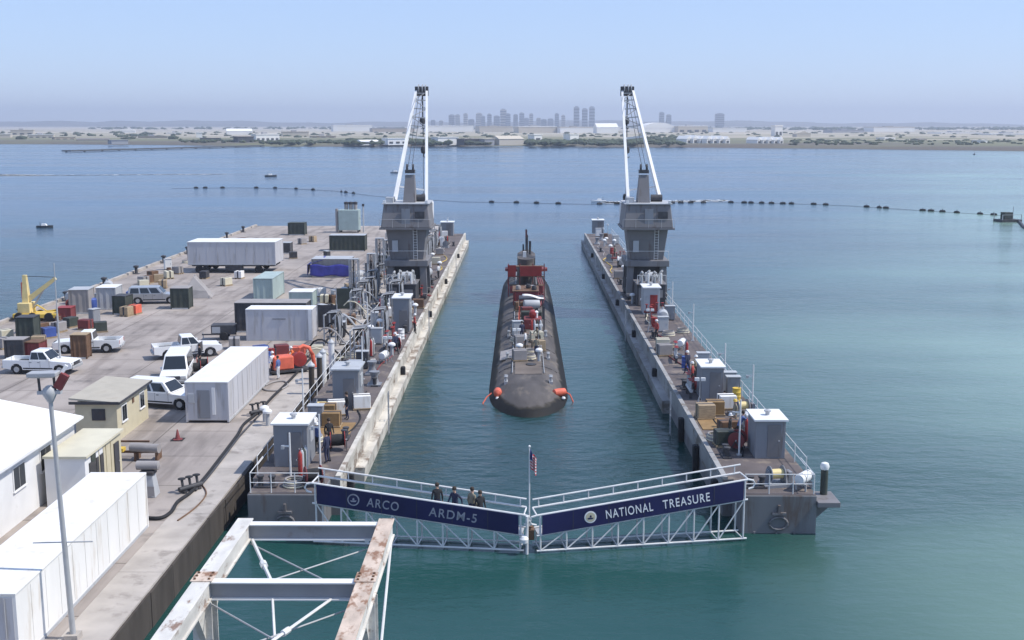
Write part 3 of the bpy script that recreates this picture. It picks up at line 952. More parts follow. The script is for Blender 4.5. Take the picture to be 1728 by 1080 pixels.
# ------------------------------------------------------------------ dock cranes
def crane(cx, cy, s, label):
    """s = -1 pier side, +1 open-water side"""
    t = thing('jib_crane', label, 'crane', (cx, cy, WT + .02))
    for x in (-1.9, 1.9):
        for y in (-2.3, 2.3):
            lg = MB().frustum(.5, (x - .28, x + .28, y - .3, y + .3), 3.5, (x * .9 - .34, x * .9 + .34, y * .9 - .34, y * .9 + .34)).build('gantry_leg', 'crane_grey', t)
            MB().lathe([(.1, -.16), (.3, -.14), (.3, .14), (.1, .16)], (x, y - .45, .3), 12, 'x').build('wheel', 'dark_steel', lg, smooth=True)
            MB().lathe([(.1, -.16), (.3, -.14), (.3, .14), (.1, .16)], (x, y + .45, .3), 12, 'x').build('wheel', 'dark_steel', lg, smooth=True)
            MB().box(x - .24, x + .24, y - .75, y + .75, .35, .62).build('bogie', 'crane_grey', lg)
    MB().box(-2.3, 2.3, -2.8, 2.8, 3.5, 4.15).build('portal_beam', 'crane_grey', t, bevel=.05)
    MB().frustum(4.15, (-1.75, 1.75, -1.9, 1.9), 7.35, (-2.15, 2.15, -2.2, 2.2)).build('pedestal', 'crane_grey', t, bevel=.05)
    MB().box(-1.35, 1.35, -1.7, 1.7, .35, 3.498).build('machinery_base', 'dark_steel', t)
    MB().lathe([(1.75, 7.35), (1.75, 7.6)], n=20).build('slew_ring', 'dark_steel', t, smooth=True)
    hs = MB().frustum(7.6, (-2.6, 2.6, -3.0, 3.0), 10.05, (-2.3, 2.3, -2.6, 3.0)).build('machine_house', 'crane_grey', t, bevel=.08)
    MB().box(-2.75, 2.75, -3.15, 3.1, 7.42, 7.598).build('walkway', 'crane_grey', hs)
    MB().box(-2.5, 2.5, -2.8, 3.05, 10.053, 10.14).build('roof', 'pale_grey', hs)
    for x in (-2.7, -1.35, 0, 1.35, 2.7):
        MB().tube((x, -3.1, 7.6), (x, -3.1, 8.5), .02, n=6).build('rail_post', 'galv', hs)
    MB().tube((-2.7, -3.1, 8.5), (2.7, -3.1, 8.5), .02, n=6).build('rail_bar', 'galv', hs)
    for k in range(2):
        z = 5.1 + k * 1.1
        f = (z - 4.15) / 3.2
        MB().box(-1.75 - .4 * f, 1.75 + .4 * f, -1.93 - .3 * f, -1.9 - .3 * f + .004, z, z + .05).build('plate_seam', 'crane_grey', t)
    ld = MB()
    for x in (.75, 1.15):
        ld.beam((x, -2.05, 4.1), (x, -2.42, 7.45), .05)
    for k in range(11):
        f = k / 10.5
        ld.beam((.75, -2.07 - .35 * f, 4.3 + 3.0 * f), (1.15, -2.07 - .35 * f, 4.3 + 3.0 * f), .035)
    ld.build('ladder', 'rail_white', t)
    MB().box(-1.5, -.9, -2.3, -1.98, 5.0, 6.2).build('junction_box', 'pale_grey', t)
    for x in (-2.2, 2.2):
        MB().tube((x, -2.75, 4.15), (x, -2.75, 5.15), .025, n=6).build('rail_post', 'rail_white', t)
    MB().tube((-2.2, -2.75, 5.15), (2.2, -2.75, 5.15), .025, n=6).build('rail_bar', 'rail_white', t)
    MB().box(-.4, .5, -2.93, -2.8, 8.0, 9.6).build('house_door', 'deckhouse_grey', hs)
    MB().box(1.0, 2.0, -2.93, -2.78, 8.6, 9.3).build('louvre', 'dark_steel', hs)
    MB().lathe([(.4, -.6), (.4, .6)], (1.2, .8, 10.5), 14, 'x').build('rope_drum', 'dark_steel', hs, smooth=True)
    MB().box(-2.2, -1.4, -1.6, .2, 10.142, 10.7).build('roof_housing', 'pale_grey', hs)
    MB().cbox((2.2, -2.7, 10.3), (.3, .2, .3)).build('floodlight', 'white_paint', hs)
    MB().cbox((-2.2, -2.6, 10.3), (.3, .2, .3)).build('floodlight', 'white_paint', hs)
    # A-frame mast behind the jib
    mx = -.3 * s
    MB().frustum(10.14, (mx - .7, mx + .6, -1.2, 1.0), 13.0, (mx - .48, mx + .48, -.5, .5)).build('mast', 'crane_grey', t)
    MB().box(mx - .5, mx + .5, -.6, .6, 13.2, 13.55).build('mast_head', 'dark_steel', t)
    for dx in (-.32, .32):
        MB().lathe([(.1, -.1), (.42, -.08), (.42, .08), (.1, .1)], (mx + dx, 0, 13.75), 14, 'x').build('sheave', 'dark_steel', t, smooth=True)
    # operator's cab
    xc = -s * 1.9
    cbm = MB().box(xc - .55, xc + .55, 3.02, 4.4, 8.0, 9.9).build('cab', 'white_paint', t, bevel=.05)
    MB().box(xc - .45, xc + .45, 4.403, 4.43, 8.7, 9.7).build('window', 'glass', cbm)
    MB().box(xc - .3, xc + .3, 3.6, 3.9, 9.902, 10.1).build('vent', 'galv', cbm)
    # jib: two tapering white chords meeting at the head
    yt, zt = 14.0, 22.35
    if s < 0:
        fa, fb = Vector((-1.6, 2.0, 10.15)), Vector((1.75, 3.1, 9.6))
        ta, tb = Vector((-.15, yt, zt)), Vector((1.05, yt, zt))
    else:
        fb, fa = Vector((1.75, 2.0, 10.15)), Vector((-1.6, 3.1, 9.6))
        tb, ta = Vector((-.35, yt, zt)), Vector((-1.55, yt, zt))
    MB().beam(fa, ta, .34, .5, .26, .34).build('jib_chord', 'white_paint', t)
    MB().beam(fb, tb, .34, .5, .26, .34).build('jib_chord', 'white_paint', t)
    for k, w_ in ((.12, .16), (.56, .22), (.66, .12), (.74, .12), (.82, .12), (.90, .12), (.965, .12)):
        MB().beam(fa.lerp(ta, k), fb.lerp(tb, k), w_, w_).build('jib_tie', 'white_paint' if w_ > .12 else 'galv', t)
    for k in range(4):
        u, v = .66 + .08 * k, .74 + .08 * k
        p, q = (fa.lerp(ta, u), fb.lerp(tb, v)) if k % 2 else (fb.lerp(tb, u), fa.lerp(ta, v))
        MB().beam(p, q, .08).build('jib_lacing', 'galv', t)
    hd = (ta + tb) / 2
    h = MB().box(hd.x - .78, hd.x + .78, hd.y - .35, hd.y + .4, hd.z - .75, hd.z + .35).build('jib_head', 'dark_steel', t, bevel=.05)
    for dx in (-.35, .1, .45):
        MB().lathe([(.08, -.07), (.5, -.06), (.5, .06), (.08, .07)], (hd.x + dx, hd.y, hd.z + .1), 14, 'x').build('sheave', 'galv', h, smooth=True)
    # blocks and ropes hanging from the jib
    for yy, zz in ((.0, 3.6), (.1, 7.0), (.05, 12.6)):
        c = Vector((hd.x + yy, hd.y + .45, hd.z - zz))
        MB().tube(hd + Vector((yy, .45, -.6)), c, .03, n=5).build('hoist_rope', 'dark_steel', t)
        bl = MB().lathe([(.05, -.5), (.3, -.35), (.36, 0), (.28, .35), (.06, .45)], c, 10).build('hook_block', 'dark_steel', t, smooth=True)
        MB().path([c + Vector((0, 0, -.5)), c + Vector((.02, 0, -.8)), c + Vector((.18, 0, -.95)), c + Vector((.3, 0, -.8))], .05, 6).build('hook', 'dark_steel', bl)
    for dx in (-.2, .2):
        MB().tube((mx + dx, 0, 13.9), (hd.x + dx, hd.y - .2, hd.z + .2), .03, n=5).build('luffing_rope', 'dark_steel', t)
    return t
for s_ in (-1, 1):
    t = thing('machinery_skid', 'dark machinery house with pale pipes and tanks before the ' + ('pier-side' if s_ < 0 else 'open-water') + ' crane', 'machinery', (s_ * 12.75, 58.6, WT + .02))
    MB().box(-1.5, 1.4, 0, 3.6, 0, 2.2).build('house', 'dark_steel', t, bevel=.05)
    MB().box(-1.6, 1.5, -.1, 3.7, 2.2, 2.28).build('roof', 'crane_grey', t)
    for k, x in enumerate((-1.0, -.35, .3, .95)):
        MB().path([(x, .3, 2.25), (x, .3, 3.0 + .3 * (k % 2)), (x + .12, .5, 3.3 + .3 * (k % 2)), (x + .1, 1.6, 3.35), (x, 2.4, 2.9), (x, 2.6, 2.25)], .11, 8).build('pipe', ('pale_grey', 'white_paint', 'galv', 'white_paint')[k], t, smooth=True)
    MB().lathe([(.1, -.7), (.4, -.6), (.44, 0), (.4, .6), (.1, .7)], (.2, 3.1, 2.72), 14, 'x').build('tank', 'pale_grey', t, smooth=True)
    MB().box(-1.35, -.5, -.04, -.003, .1, 1.9).build('door', 'crane_grey', t)
    MB().box(.1, 1.1, -.04, -.003, .9, 1.7).build('louvre', 'tarp_grey', t)
    for x in (-1.5, 0, 1.4):
        MB().tube((x, -.06, 2.28), (x, -.06, 3.2), .025, n=6).build('rail_post', 'rail_white', t)
    MB().tube((-1.5, -.06, 3.2), (1.4, -.06, 3.2), .025, n=6).build('rail_bar', 'rail_white', t)
crane(-12.75, 66, -1, 'grey dock crane with white jib standing on the pier-side wing')
crane(12.75, 66, 1, 'grey dock crane with white jib standing on the open-water wing')

# ------------------------------------------------------------------ gangway leaves with name boards
def text_mesh(txt, size):
    cu = bpy.data.curves.new('lettering', 'FONT')
    cu.body = txt
    cu.size = size
    cu.offset = .004
    cu.extrude = .006
    cu.space_character = 1.18
    o = bpy.data.objects.new('tmp', cu)
    COL.objects.link(o)
    bpy.context.view_layer.update()
    me = bpy.data.meshes.new_from_object(o.evaluated_get(bpy.context.evaluated_depsgraph_get()))
    bpy.data.objects.remove(o)
    return me

def leaf(A, B, label, words, emblem, lmat, mirror):
    """A left end, B right end of the top of the name board (world); the truss deepens towards the dock"""
    d = (B - A); L = math.hypot(d.x, d.y)
    rz = math.atan2(d.y, d.x)
    t = thing('gangway_leaf', label, 'gangway', (A.x, A.y, 0), rz)
    zt = lambda x: A.z + (B.z - A.z) * x / L
    HB, ZB, D = 1.02, .12, 1.15
    zs = lambda x: zt(x) - HB
    th = math.atan2(B.z - A.z, L)
    def slab(x0, x1, y0, y1, o0, o1):
        return MB().add([(x, y, zt(x) + o) for o in (o0, o1) for x, y in ((x0, y0), (x1, y0), (x1, y1), (x0, y1))],
                        [(0, 3, 2, 1), (4, 5, 6, 7), (0, 1, 5, 4), (1, 2, 6, 5), (2, 3, 7, 6), (3, 0, 4, 7)])
    slab(.25, L - .25, -.075, -.035, -HB + .03, -.03).build('name_board', 'navy', t)
    for yy in (0, D):
        MB().tube((0, yy, zt(0)), (L, yy, zt(L)), .055).build('chord', 'rail_white', t)
        MB().tube((0, yy, zs(0)), (L, yy, zs(L)), .05).build('chord', 'rail_white', t)
        MB().tube((0, yy, ZB), (L, yy, ZB), .05).build('chord', 'rail_white', t)
    n = 8
    for i in range(n + 1):
        x = .18 + (L - .36) * i / n
        for yy in (0, D):
            MB().tube((x, yy, ZB), (x, yy, zs(x)), .045, n=6).build('upright', 'rail_white', t)
        MB().tube((x, 0, ZB), (x, D, ZB), .03, n=6).build('cross_tie', 'rail_white', t)
        if i < n:
            x2 = .18 + (L - .36) * (i + 1) / n
            a, b = ((x, ZB), (x2, zs(x2))) if not mirror else ((x, zs(x)), (x2, ZB))
            MB().tube((a[0], 0, a[1]), (b[0], 0, b[1]), .034, n=6).build('diagonal', 'rail_white', t)
    for k in range(1, 6):
        x = L * k / 6
        slab(x - .012, x + .012, -.082, -.0755, -HB + .05, -.05).build('board_seam', 'dark_steel', t)
    for x in (.16, L - .16):
        MB().tube((x, 0, zs(x)), (x, 0, zt(x)), .05).build('board_post', 'rail_white', t)
    slab(.1, L - .1, .06, D - .06, -HB - .09, -HB - .03).build('walkway', 'galv', t)
    for i in range(9):
        x = .3 + (L - .6) * i / 8
        MB().tube((x, D, zt(x)), (x, D, zt(x) + .42), .032, n=6).build('rail_post', 'rail_white', t)
    MB().tube((0, D, zt(0) + .42), (L, D, zt(L) + .42), .045).build('handrail', 'rail_white', t)
    for x, s in ((0, -1), (L, 1)):
        z = zt(x)
        MB().path([(x, 0, z), (x + s * .25, 0, z - .06), (x + s * .36, 0, z - .24), (x + s * .25, 0, z - .42), (x + s * .02, 0, z - .48)], .05, 7).build('end_loop', 'rail_white', t, smooth=True)
        MB().tube((x, 0, z), (x, D, z), .04).build('end_rail', 'rail_white', t)
    for txt, fx, wd in words:
        me = text_mesh(txt, .62)
        me.materials.append(MATS[lmat])
        xs = [v.co.x for v in me.vertices]
        k = wd * L / (max(xs) - min(xs))
        o = link('lettering', me, t)
        o.rotation_euler = (R(90), -th, 0)
        o.scale = (k, 1.0, 1)
        x0 = fx * L - min(xs) * k
        o.location = (x0, -.083, zs(x0) + .29)
    ex = emblem * L
    zc = zs(ex) + HB / 2
    e = MB().lathe([(.3, -.012), (.3, .0)], (ex, -.076, zc), 24, 'y').build('emblem', lmat, t)
    MB().lathe([(.24, -.006), (.24, .0)], (ex, -.0885, zc), 24, 'y').build('emblem_field', 'tan_wall' if not mirror else 'navy', e)
    # small vessel silhouette in the seal
    MB().prism([(ex - .16, zc - .03), (ex + .17, zc - .03), (ex + .1, zc - .1), (ex - .11, zc - .1)], -.103, -.096, 'y').build('emblem_hull', 'navy' if not mirror else lmat, e)
    MB().prism([(ex - .05, zc - .01), (ex + .06, zc - .01), (ex + .04, zc + .1), (ex - .02, zc + .1)], -.103, -.096, 'y').build('emblem_sail', 'navy' if not mirror else lmat, e)
    return t
GA, GB = P(526, 815, 3.1), P(884, 869, 1.9)
GC, GD = P(906, 870, 1.9), P(1263, 809, 3.15)
leaf(GA, GB, 'white truss gangway with navy board lettered ARCO ARDM-5', [('ARCO', .262, .152), ('ARDM-5', .556, .225)], .2, 'letter_grey', True)
leaf(GC, GD, 'white truss gangway with navy board lettered NATIONAL TREASURE', [('NATIONAL', .322, .222), ('TREASURE', .59, .226)], .247, 'letter_white', False)
# closing latch between the leaves
mid = (GB + GC) / 2
t = thing('gangway_latch', 'rusty hinge block and white lamp between the two gangway leaves', 'latch', (mid.x, mid.y, 0))
MB().box(-.2, .2, .1, .7, .6, 1.1).build('block', 'brown', t, bevel=.04)
MB().tube((-.16, -.15, -.3), (-.16, -.15, 1.9), .07).build('post', 'rail_white', t)
MB().lathe([(.05, .55), (.2, .62), (.22, .8), (.12, .93)], (-.3, -.22, 0), 12).build('lamp', 'white_paint', t, smooth=True)
MB().tube((-.16, -.15, 1.25), (.1, .3, 1.25), .06).build('bracket', 'brown', t)
MB().tube((-.3, -.22, .7), (-.16, -.15, .75), .04).build('lamp_arm', 'rail_white', t)

# flag on its staff
fp = PY(879, 866, mid.y + .35)
t = thing('flag_staff', 'thin white staff with a limp red white and blue flag', 'flag', (mid.x - .05, mid.y + .35, 1.1))
MB().tube((0, 0, 0), (0, 0, 4.05), .04, .028).build('pole', 'rail_white', t)
MB().lathe([(.02, 4.05), (.06, 4.09), (.06, 4.13), (.01, 4.18)], n=8).build('finial', 'rail_white', t, smooth=True)
fv, ff, uvs = [], [], []
nu, nv = 14, 10
for i in range(nu + 1):
    for k in range(nv + 1):
        u, v = i / nu, k / nv
        x = .03 + u * .30
        yy = .11 * math.sin(u * 13) * (.3 + .7 * u) + .03 * math.sin(v * 6)
        z = 3.95 - (1 - v) * .85 - u * .42 - .04 * math.sin(u * 9 + v * 4)
        fv.append((x, yy, z)); uvs.append((u, v))
for i in range(nu):
    for k in range(nv):
        a = i * (nv + 1) + k
        ff.append((a, a + nv + 1, a + nv + 2, a + 1))
me = MB().add(fv, ff).mesh('flag_cloth', 'flag_cloth', True)
ul = me.uv_layers.new(name='UVMap')
for lp in me.loops:
    ul.data[lp.index].uv = uvs[lp.vertex_index]
link('flag_cloth', me, t)

# ------------------------------------------------------------------ submarine in the dock
sub = thing('submarine', 'long dark submarine hull floating between the wing walls', 'submarine', (0, 0, 0))
sv, sf = [], []
RAD, CZ = 4.05, -2.62
ys = [20.17, 20.35, 20.8, 21.4, 22.4, 24.2, 26.6, 29.5, 34, 45, 60, 75, 88, 98, 108, 114]
nn = 24
for y in ys:
    if y < 31:
        f = math.sqrt(max(0.002, 1 - ((31 - y) / 10.85) ** 3.4))
    elif y > 80:
        f = 1 - .32 * ((y - 80) / 34) ** 2
    else:
        f = 1
    cz = CZ * (1 if y > 31 else (.35 + .65 * f)) - (0.9 * ((y - 80) / 34) ** 2 if y > 80 else 0)
    for i in range(nn):
        a = 2 * math.pi * i / nn
        x, z = RAD * f * math.sin(a), cz + RAD * f * math.cos(a)
        z = min(z, 1.22 if y > 27 else 10)          # flat casing deck
        sv.append((x, y, z))
for k in range(len(ys) - 1):
    for i in range(nn):
        sf.append((k * nn + i, k * nn + (i + 1) % nn, (k + 1) * nn + (i + 1) % nn, (k + 1) * nn + i))
sf += [tuple(range(nn)), tuple(range(len(sv) - 1, len(sv) - nn - 1, -1))]
hull = MB().add(sv, sf).build('hull', 'sub_hull', sub, smooth=True)
yy = 29.5
while yy < 96:
    MB().box(-1.05, 1.05, yy + .01, yy + 4.15, 1.2, 1.25).build('deck_strip', 'sub_deck', hull); yy += 4.2
for y_ in (32.5, 40.5, 48.5, 56.5, 70, 86, 94):
    ring = []
    for i in range(9):
        a = -.62 + 1.24 * i / 8
        z = min(CZ + RAD * math.cos(a), 1.22)
        ring.append((RAD * math.sin(a) * 1.001, y_, z + .004))
    MB().path(ring, .03, 5).build('hull_seam', 'dark_steel', hull)
for x in (-1.25, 1.25):
    MB().path([(x, 30, 1.235), (x, 60, 1.235), (x, 95, 1.235)], .035, 5).build('safety_track', 'galv', hull)
for y_, r_ in ((33, .42), (55.5, .4), (101, .4)):
    MB().lathe([(r_, 0), (r_, .07), (r_ * .6, .1)], (0.25, y_, 1.25), 16).build('hatch', 'dark_steel', sub, smooth=True)
for y_ in (27.5, 36.5, 47, 90):
    for x in (-1.7, 1.7):
        c = MB()
        for dx in (-.22, .22):
            c.lathe([(.1, -.2), (.1, .3), (.15, .33), (.15, .4)], (x, y_ + dx, 1.15), 8)
        c.box(x - .14, x + .14, y_ - .4, y_ + .4, .9, 1.16)
        c.build('cleat', 'galv', sub)
# sail
sl = MB()
sp2 = []
for i in range(12):
    a = math.pi * i / 11
    sp2.append((1.05 * math.cos(a), 76.5 + -2.4 * math.sin(a)))
poly = [(1.05, 81)] + sp2 + [(-1.05, 81), (-.35, 85), (.35, 85)]
sl.prism(poly, 1.0, 5.0, 'z').build('sail', 'sub_hull', sub, smooth=True)
for x in (-1, 1):
    MB().prism([(x * 1.0, 77.2), (x * 2.5, 77.9), (x * 2.5, 79.3), (x * 1.0, 80.0)], 3.2, 3.5, 'z').build('fairwater_plane', 'dull_red', sub)
for x, y_, z1, r_ in ((.0, 78.5, 8.1, .11), (.45, 79.5, 6.6, .14), (-.35, 79.8, 6.2, .1), (.15, 81, 7.2, .08)):
    MB().tube((x, y_, 4.9), (x, y_, z1), r_).build('periscope_mast', 'dark_steel', sub)
MB().box(-.1, .1, 78.4, 78.6, 7.2, 8.0).build('mast_fairing', 'dull_red', sub)
MB().box(-.4, 0, 76.2, 76.6, 5.02, 5.7).build('bridge_screen', 'white_paint', sub)
# red repair staging around the sail
st = thing('sail_staging', 'red sheeted scaffold staging wrapped around the submarine sail', 'scaffold', (0, 73.0, 1.25))
for x in (-2.05, -.75, .75, 2.05):
    for y_ in (0, 1.1):
        MB().tube((x, y_, -.55 if abs(x) > 1.5 else 0), (x, y_, 3.3), .05, n=6).build('standard', 'dull_red', st)
for z in (.9, 1.9, 3.1):
    MB().box(-2.1, 2.1, .05, 1.05, z - .04, z).build('platform', 'brown', st)
MB().box(-1.9, 1.9, -.09, -.055, .02, .85).build('lower_sheet', 'dull_red', st)
MB().box(-2.1, -1.2, -.09, -.055, 1.95, 3.25).build('upper_sheet', 'red', st)
MB().box(-.7, 1.75, -.1, -.06, 2.0, 3.15).build('upper_sheet', 'red', st)
MB().box(-2.14, -2.1, -.05, 1.1, 1.0, 3.2).build('side_sheet', 'red', st)
# low red enclosure in front of the staging
en = thing('red_enclosure', 'low dull red sheeted enclosure on the casing before the sail', 'enclosure', (-.1, 63.6, 1.25))
MB().box(-1.35, 1.35, 0, 4.2, 0, 1.55).build('sheeting', 'dull_red', en, bevel=.12)
MB().box(-1.42, 1.42, -.06, 4.26, 1.552, 1.62).build('lid', 'brown', en)
for x in (-1.1, 0, 1.1):
    MB().box(x - .04, x + .04, -.05, -.003, .02, 1.5).build('batten', 'red', en)
for x, y_ in ((-.8, 1), (.3, 2), (.9, .8)):
    MB().lathe([(.25, 0), (.3, .15), (.22, .45), (.05, .5)], (x, y_, 1.62), 10).build('bundle', 'tarp_grey' if x < 0 else 'dark_steel', en, smooth=True)
# red pipe/hose runs on the casing edge
m = MB()
pipes = thing('casing_pipes', 'red hose lines laid along the submarine casing edge', 'hose', (0, 0, 0))
for k, x in enumerate((1.35, 1.6, 1.85)):
    zz = 1.29 - .02 * k
    MB().path([(x - .2, 62 + k, 1.31), (x + .1, 68, 1.30), (x, 74, 1.27 - .04 * k), (x + .25, 80, 1.25 - .05 * k), (x + .1, 86, 1.25 - .05 * k), (x - .1, 92, 1.25 - .05 * k)], .085, 6).build('hose', 'dull_red', pipes, smooth=True)
# equipment shelter forward of the sail
sh = thing('equipment_shelter', 'dark open shelter holding red machinery with white sheet on top', 'shelter', (.42, 48.6, 1.25))
for x in (-1.15, 1.15):
    for y_ in (0, 6.6):
        MB().box(x - .06, x + .06, y_ - .06, y_ + .06, 0, 2.3).build('post', 'orange' if x < 0 and y_ == 0 else 'dark_steel', sh)
MB().box(-1.2, 1.2, 4.2, 6.7, 2.3, 2.38).build('roof', 'dark_steel', sh)
MB().box(-1.25, -1.18, -.1, 6.7, .95, 1.05).build('side_rail', 'orange', sh)
MB().box(-1.25, -1.18, -.1, 6.7, 2.2, 2.29).build('side_rail', 'brown', sh)
mc = MB().box(-.75, .95, .6, 2.6, 0, 1.0).build('machine', 'dull_red', sh, bevel=.1)
MB().lathe([(.1, 0), (.34, .1), (.34, 1.2), (.1, 1.3)], (.1, .9, 1.36), 12, 'y').build('drum', 'red', mc, smooth=True)
MB().lathe([(.14, 0), (.16, .5), (.22, .55), (.05, .7)], (.45, 1.4, 1.0), 10).build('valve', 'letter_white', mc, smooth=True)
MB().box(-1.0, 1.0, 3.0, 4.0, 0, 1.3).build('cabinet', 'dark_green', sh, bevel=.05)
wv, wf = [], []
for i in range(9):
    for k in range(5):
        u, v = i / 8, k / 4
        wv.append((-.9 + 2.1 * u, 4.3 + .75 * v, 2.42 + .28 * (1 - u) + .09 * math.sin(u * 5) + .1 * math.sin(v * 3.1) - .12 * (v - .5) ** 2))
for i in range(8):
    for k in range(4):
        a = i * 5 + k; wf.append((a, a + 5, a + 6, a + 1))
o = MB().add(wv, wf).build('white_sheet', 'white_sheet', sh, smooth=True)
so = o.modifiers.new('s', 'SOLIDIFY'); so.thickness = .04
# plate and gear on the bow casing
g = MB().box(-.62, .62, -1.9, 1.9, 0, .08).build('deck_mat', 'tarp_grey')
g.location = (-1.72, 38.0, 1.06); g.rotation_euler = (0, R(-14), 0)
tag(g, 'grey sheet laid on the submarine casing shoulder', 'mat')

# ------------------------------------------------------------------ people
def person_mesh(pose):
    V, E, Rr = [], [], []
    def v(p, r, par=None):
        V.append(p); Rr.append(r)
        if par is not None: E.append((par, len(V) - 1))
        return len(V) - 1
    lean = {'stand': 0, 'walk': .05, 'lean': .28}[pose]
    pel = v((0, 0, .95), (.155, .115))
    wa = v((0, lean * .3, 1.12), (.14, .10), pel)
    ch = v((0, lean * .7, 1.34), (.175, .12), wa)
    nk = v((0, lean, 1.50), (.06, .06), ch)
    hb = v((0, lean + .03, 1.58), (.075, .085), nk)
    ht = v((0, lean + .03, 1.72), (.08, .095), hb)
    for s in (-1, 1):
        sw = s * (.16 if pose == 'walk' else 0)
        sh = v((s * .19, lean * .85, 1.42), (.062, .062), ch)
        if pose == 'lean':
            el, wr, hn = (s * .27, lean + .16, 1.2), (s * .2, lean + .36, 1.1), (s * .18, lean + .44, 1.09)
        else:
            el, wr, hn = (s * .25, -.03 + sw, 1.14), (s * .27, .06 + sw * 1.7, .90), (s * .27, .09 + sw * 1.9, .82)
        e = v(el, (.05, .05), sh); w_ = v(wr, (.034, .034), e); h = v(hn, (.042, .022), w_)
        dv = (Vector(hn) - Vector(wr)).normalized()
        for k in range(4):
            o = Vector((0, (k - 1.5) * .021, 0)) if pose != 'lean' else Vector(((k - 1.5) * .021, 0, 0))
            f0 = Vector(hn) + dv * .03 + o
            f1 = f0 + dv * (.04 + .008 * (1.5 - abs(k - 1.2)))
            f2 = f1 + dv * .03 + Vector((-s * .012, 0, -.004))
            a = v(tuple(f0), (.011, .011), h); a = v(tuple(f1), (.0095, .0095), a); v(tuple(f2), (.008, .008), a)
        th = Vector(hn) + Vector((-s * .03, .04, .0))
        a = v(tuple(th), (.012, .012), h); v(tuple(th + dv * .045), (.009, .009), a)
        lg = s * (-.22 if pose == 'walk' else (.03 if pose == 'stand' else 0))
        hp = v((s * .095, 0, .88), (.092, .10), pel)
        kn = v((s * .11, .03 + lg * .5, .49), (.064, .068), hp)
        an = v((s * .12, -.03 + lg, .10), (.044, .048), kn)
        v((s * .13, .13 + lg, .045), (.045, .042), an)
    me = bpy.data.meshes.new('body')
    me.from_pydata(V, E, [])
    o = bpy.data.objects.new('tmp', me)
    COL.objects.link(o)
    sk = o.modifiers.new('skin', 'SKIN')
    for i, d in enumerate(me.skin_vertices[0].data):
        d.radius = Rr[i]
        d.use_root = (i == 0)
    sb = o.modifiers.new('sub', 'SUBSURF'); sb.levels = 1; sb.render_levels = 1
    bpy.context.view_layer.update()
    out = bpy.data.meshes.new_from_object(o.evaluated_get(bpy.context.evaluated_depsgraph_get()))
    bpy.data.objects.remove(o)
    for mname in ('skin', 'cloth_dark', 'cloth_navy', 'rubber'):
        out.materials.append(MATS[mname])
    hz = .89 if pose != 'lean' else -1
    for p in out.polygons:
        c = p.center
        p.use_smooth = True
        hand = (abs(c.x) > .2 and c.z < .90) if pose != 'lean' else (c.y > lean + .34)
        if c.z > 1.51 or hand: p.material_index = 0
        elif c.z > .98 or (abs(c.x) > .215 and c.z > .8): p.material_index = 1
        elif c.z > .10: p.material_index = 2
        else: p.material_index = 3
    return out, lean
PM = {}
def person(loc, rz, pose, shirt, legs, label, hat=None, group=None):
    if pose not in PM: PM[pose] = person_mesh(pose)
    me, lean = PM[pose]
    t = thing('person', label, 'person', loc, rz, group)
    o = link('body', me, t)
    o.location.z = -.004
    for i, mn in ((1, shirt), (2, legs)):
        o.material_slots[i].link = 'OBJECT'
        o.material_slots[i].material = MATS[mn]
    c = (0, lean + .03, 0)
    if hat:
        MB().lathe([(.15, 1.69), (.125, 1.71), (.12, 1.76), (.08, 1.815), (.01, 1.83)], c, 12).build('hard_hat', hat, t, smooth=True)
    else:
        MB().lathe([(.098, 1.64), (.108, 1.70), (.095, 1.77), (.05, 1.81), (.01, 1.815)], (0, lean + .01, 0), 10).build('hair', 'hair', t, smooth=True)
    fc = MB().box(-.045, -.02, lean + .118, lean + .128, 1.655, 1.668).box(.02, .045, lean + .118, lean + .128, 1.655, 1.668)
    fc.build('eyes', 'cloth_dark', t)
    MB().add([(-.014, lean + .115, 1.61), (.014, lean + .115, 1.61), (0, lean + .15, 1.615), (0, lean + .118, 1.66)], [(0, 1, 2), (0, 2, 3), (1, 3, 2), (0, 3, 1)]).build('nose', 'skin', t)
    return t
DK = WT + .02
# on the gangway leaf, looking over the name board
d = (GB - GA); rzl = math.atan2(d.y, d.x)
for k, (fx, off, tw, ps, sh_, lb) in enumerate(((.585, .62, .3, 'stand', 'cloth_dark', 'sailor in black standing apart on the ARCO gangway'),
        (.672, .5, 2.7, 'walk', 'cloth_navy', 'sailor in navy walking on the ARCO gangway'),
        (.748, .75, -.6, 'stand', 'cloth_khaki', 'officer in khaki shirt on the ARCO gangway between two sailors'),
        (.79, .45, 3.7, 'stand', 'cloth_dark', 'sailor in black beside the khaki officer on the ARCO gangway'))):
    p = GA.lerp(GB, fx)
    nrm = Vector((-d.y, d.x, 0)).normalized()
    q = p + nrm * off
    person((q.x, q.y, p.z - 1.05), rzl + tw, ps, sh_, 'cloth_navy', lb)
def pp(px, py, z=DK): 
    q = P(px, py, z); return (q.x, q.y, z)
person(pp(1108, 574), 2.0, 'stand', 'cloth_red', 'cloth_dark', 'worker in dull red top by the wing edge near the red-door cabin', 'white_paint')
person(pp(1160, 632), .4, 'walk', 'cloth_navy', 'cloth_navy', 'worker in navy overalls walking toward the crane on the open-water wing', 'white_paint')
person(pp(1168, 652), 1.2, 'stand', 'cloth_red', 'cloth_dark', 'worker in red top and dark trousers beside the midway deckhouse', 'white_paint')
person(pp(1173, 640), 4.0, 'stand', 'cloth_khaki', 'cloth_dark', 'worker in khaki top facing the red-topped worker', 'white_paint')
person(pp(1240, 722), 1.8, 'stand', 'cloth_khaki', 'cloth_khaki', 'worker in khaki overalls behind the open-water end deckhouse', 'yellow')
person(pp(1246, 744), 5.2, 'lean', 'cloth_blue', 'cloth_dark', 'worker in blue shirt bending over gear on the open-water wing')
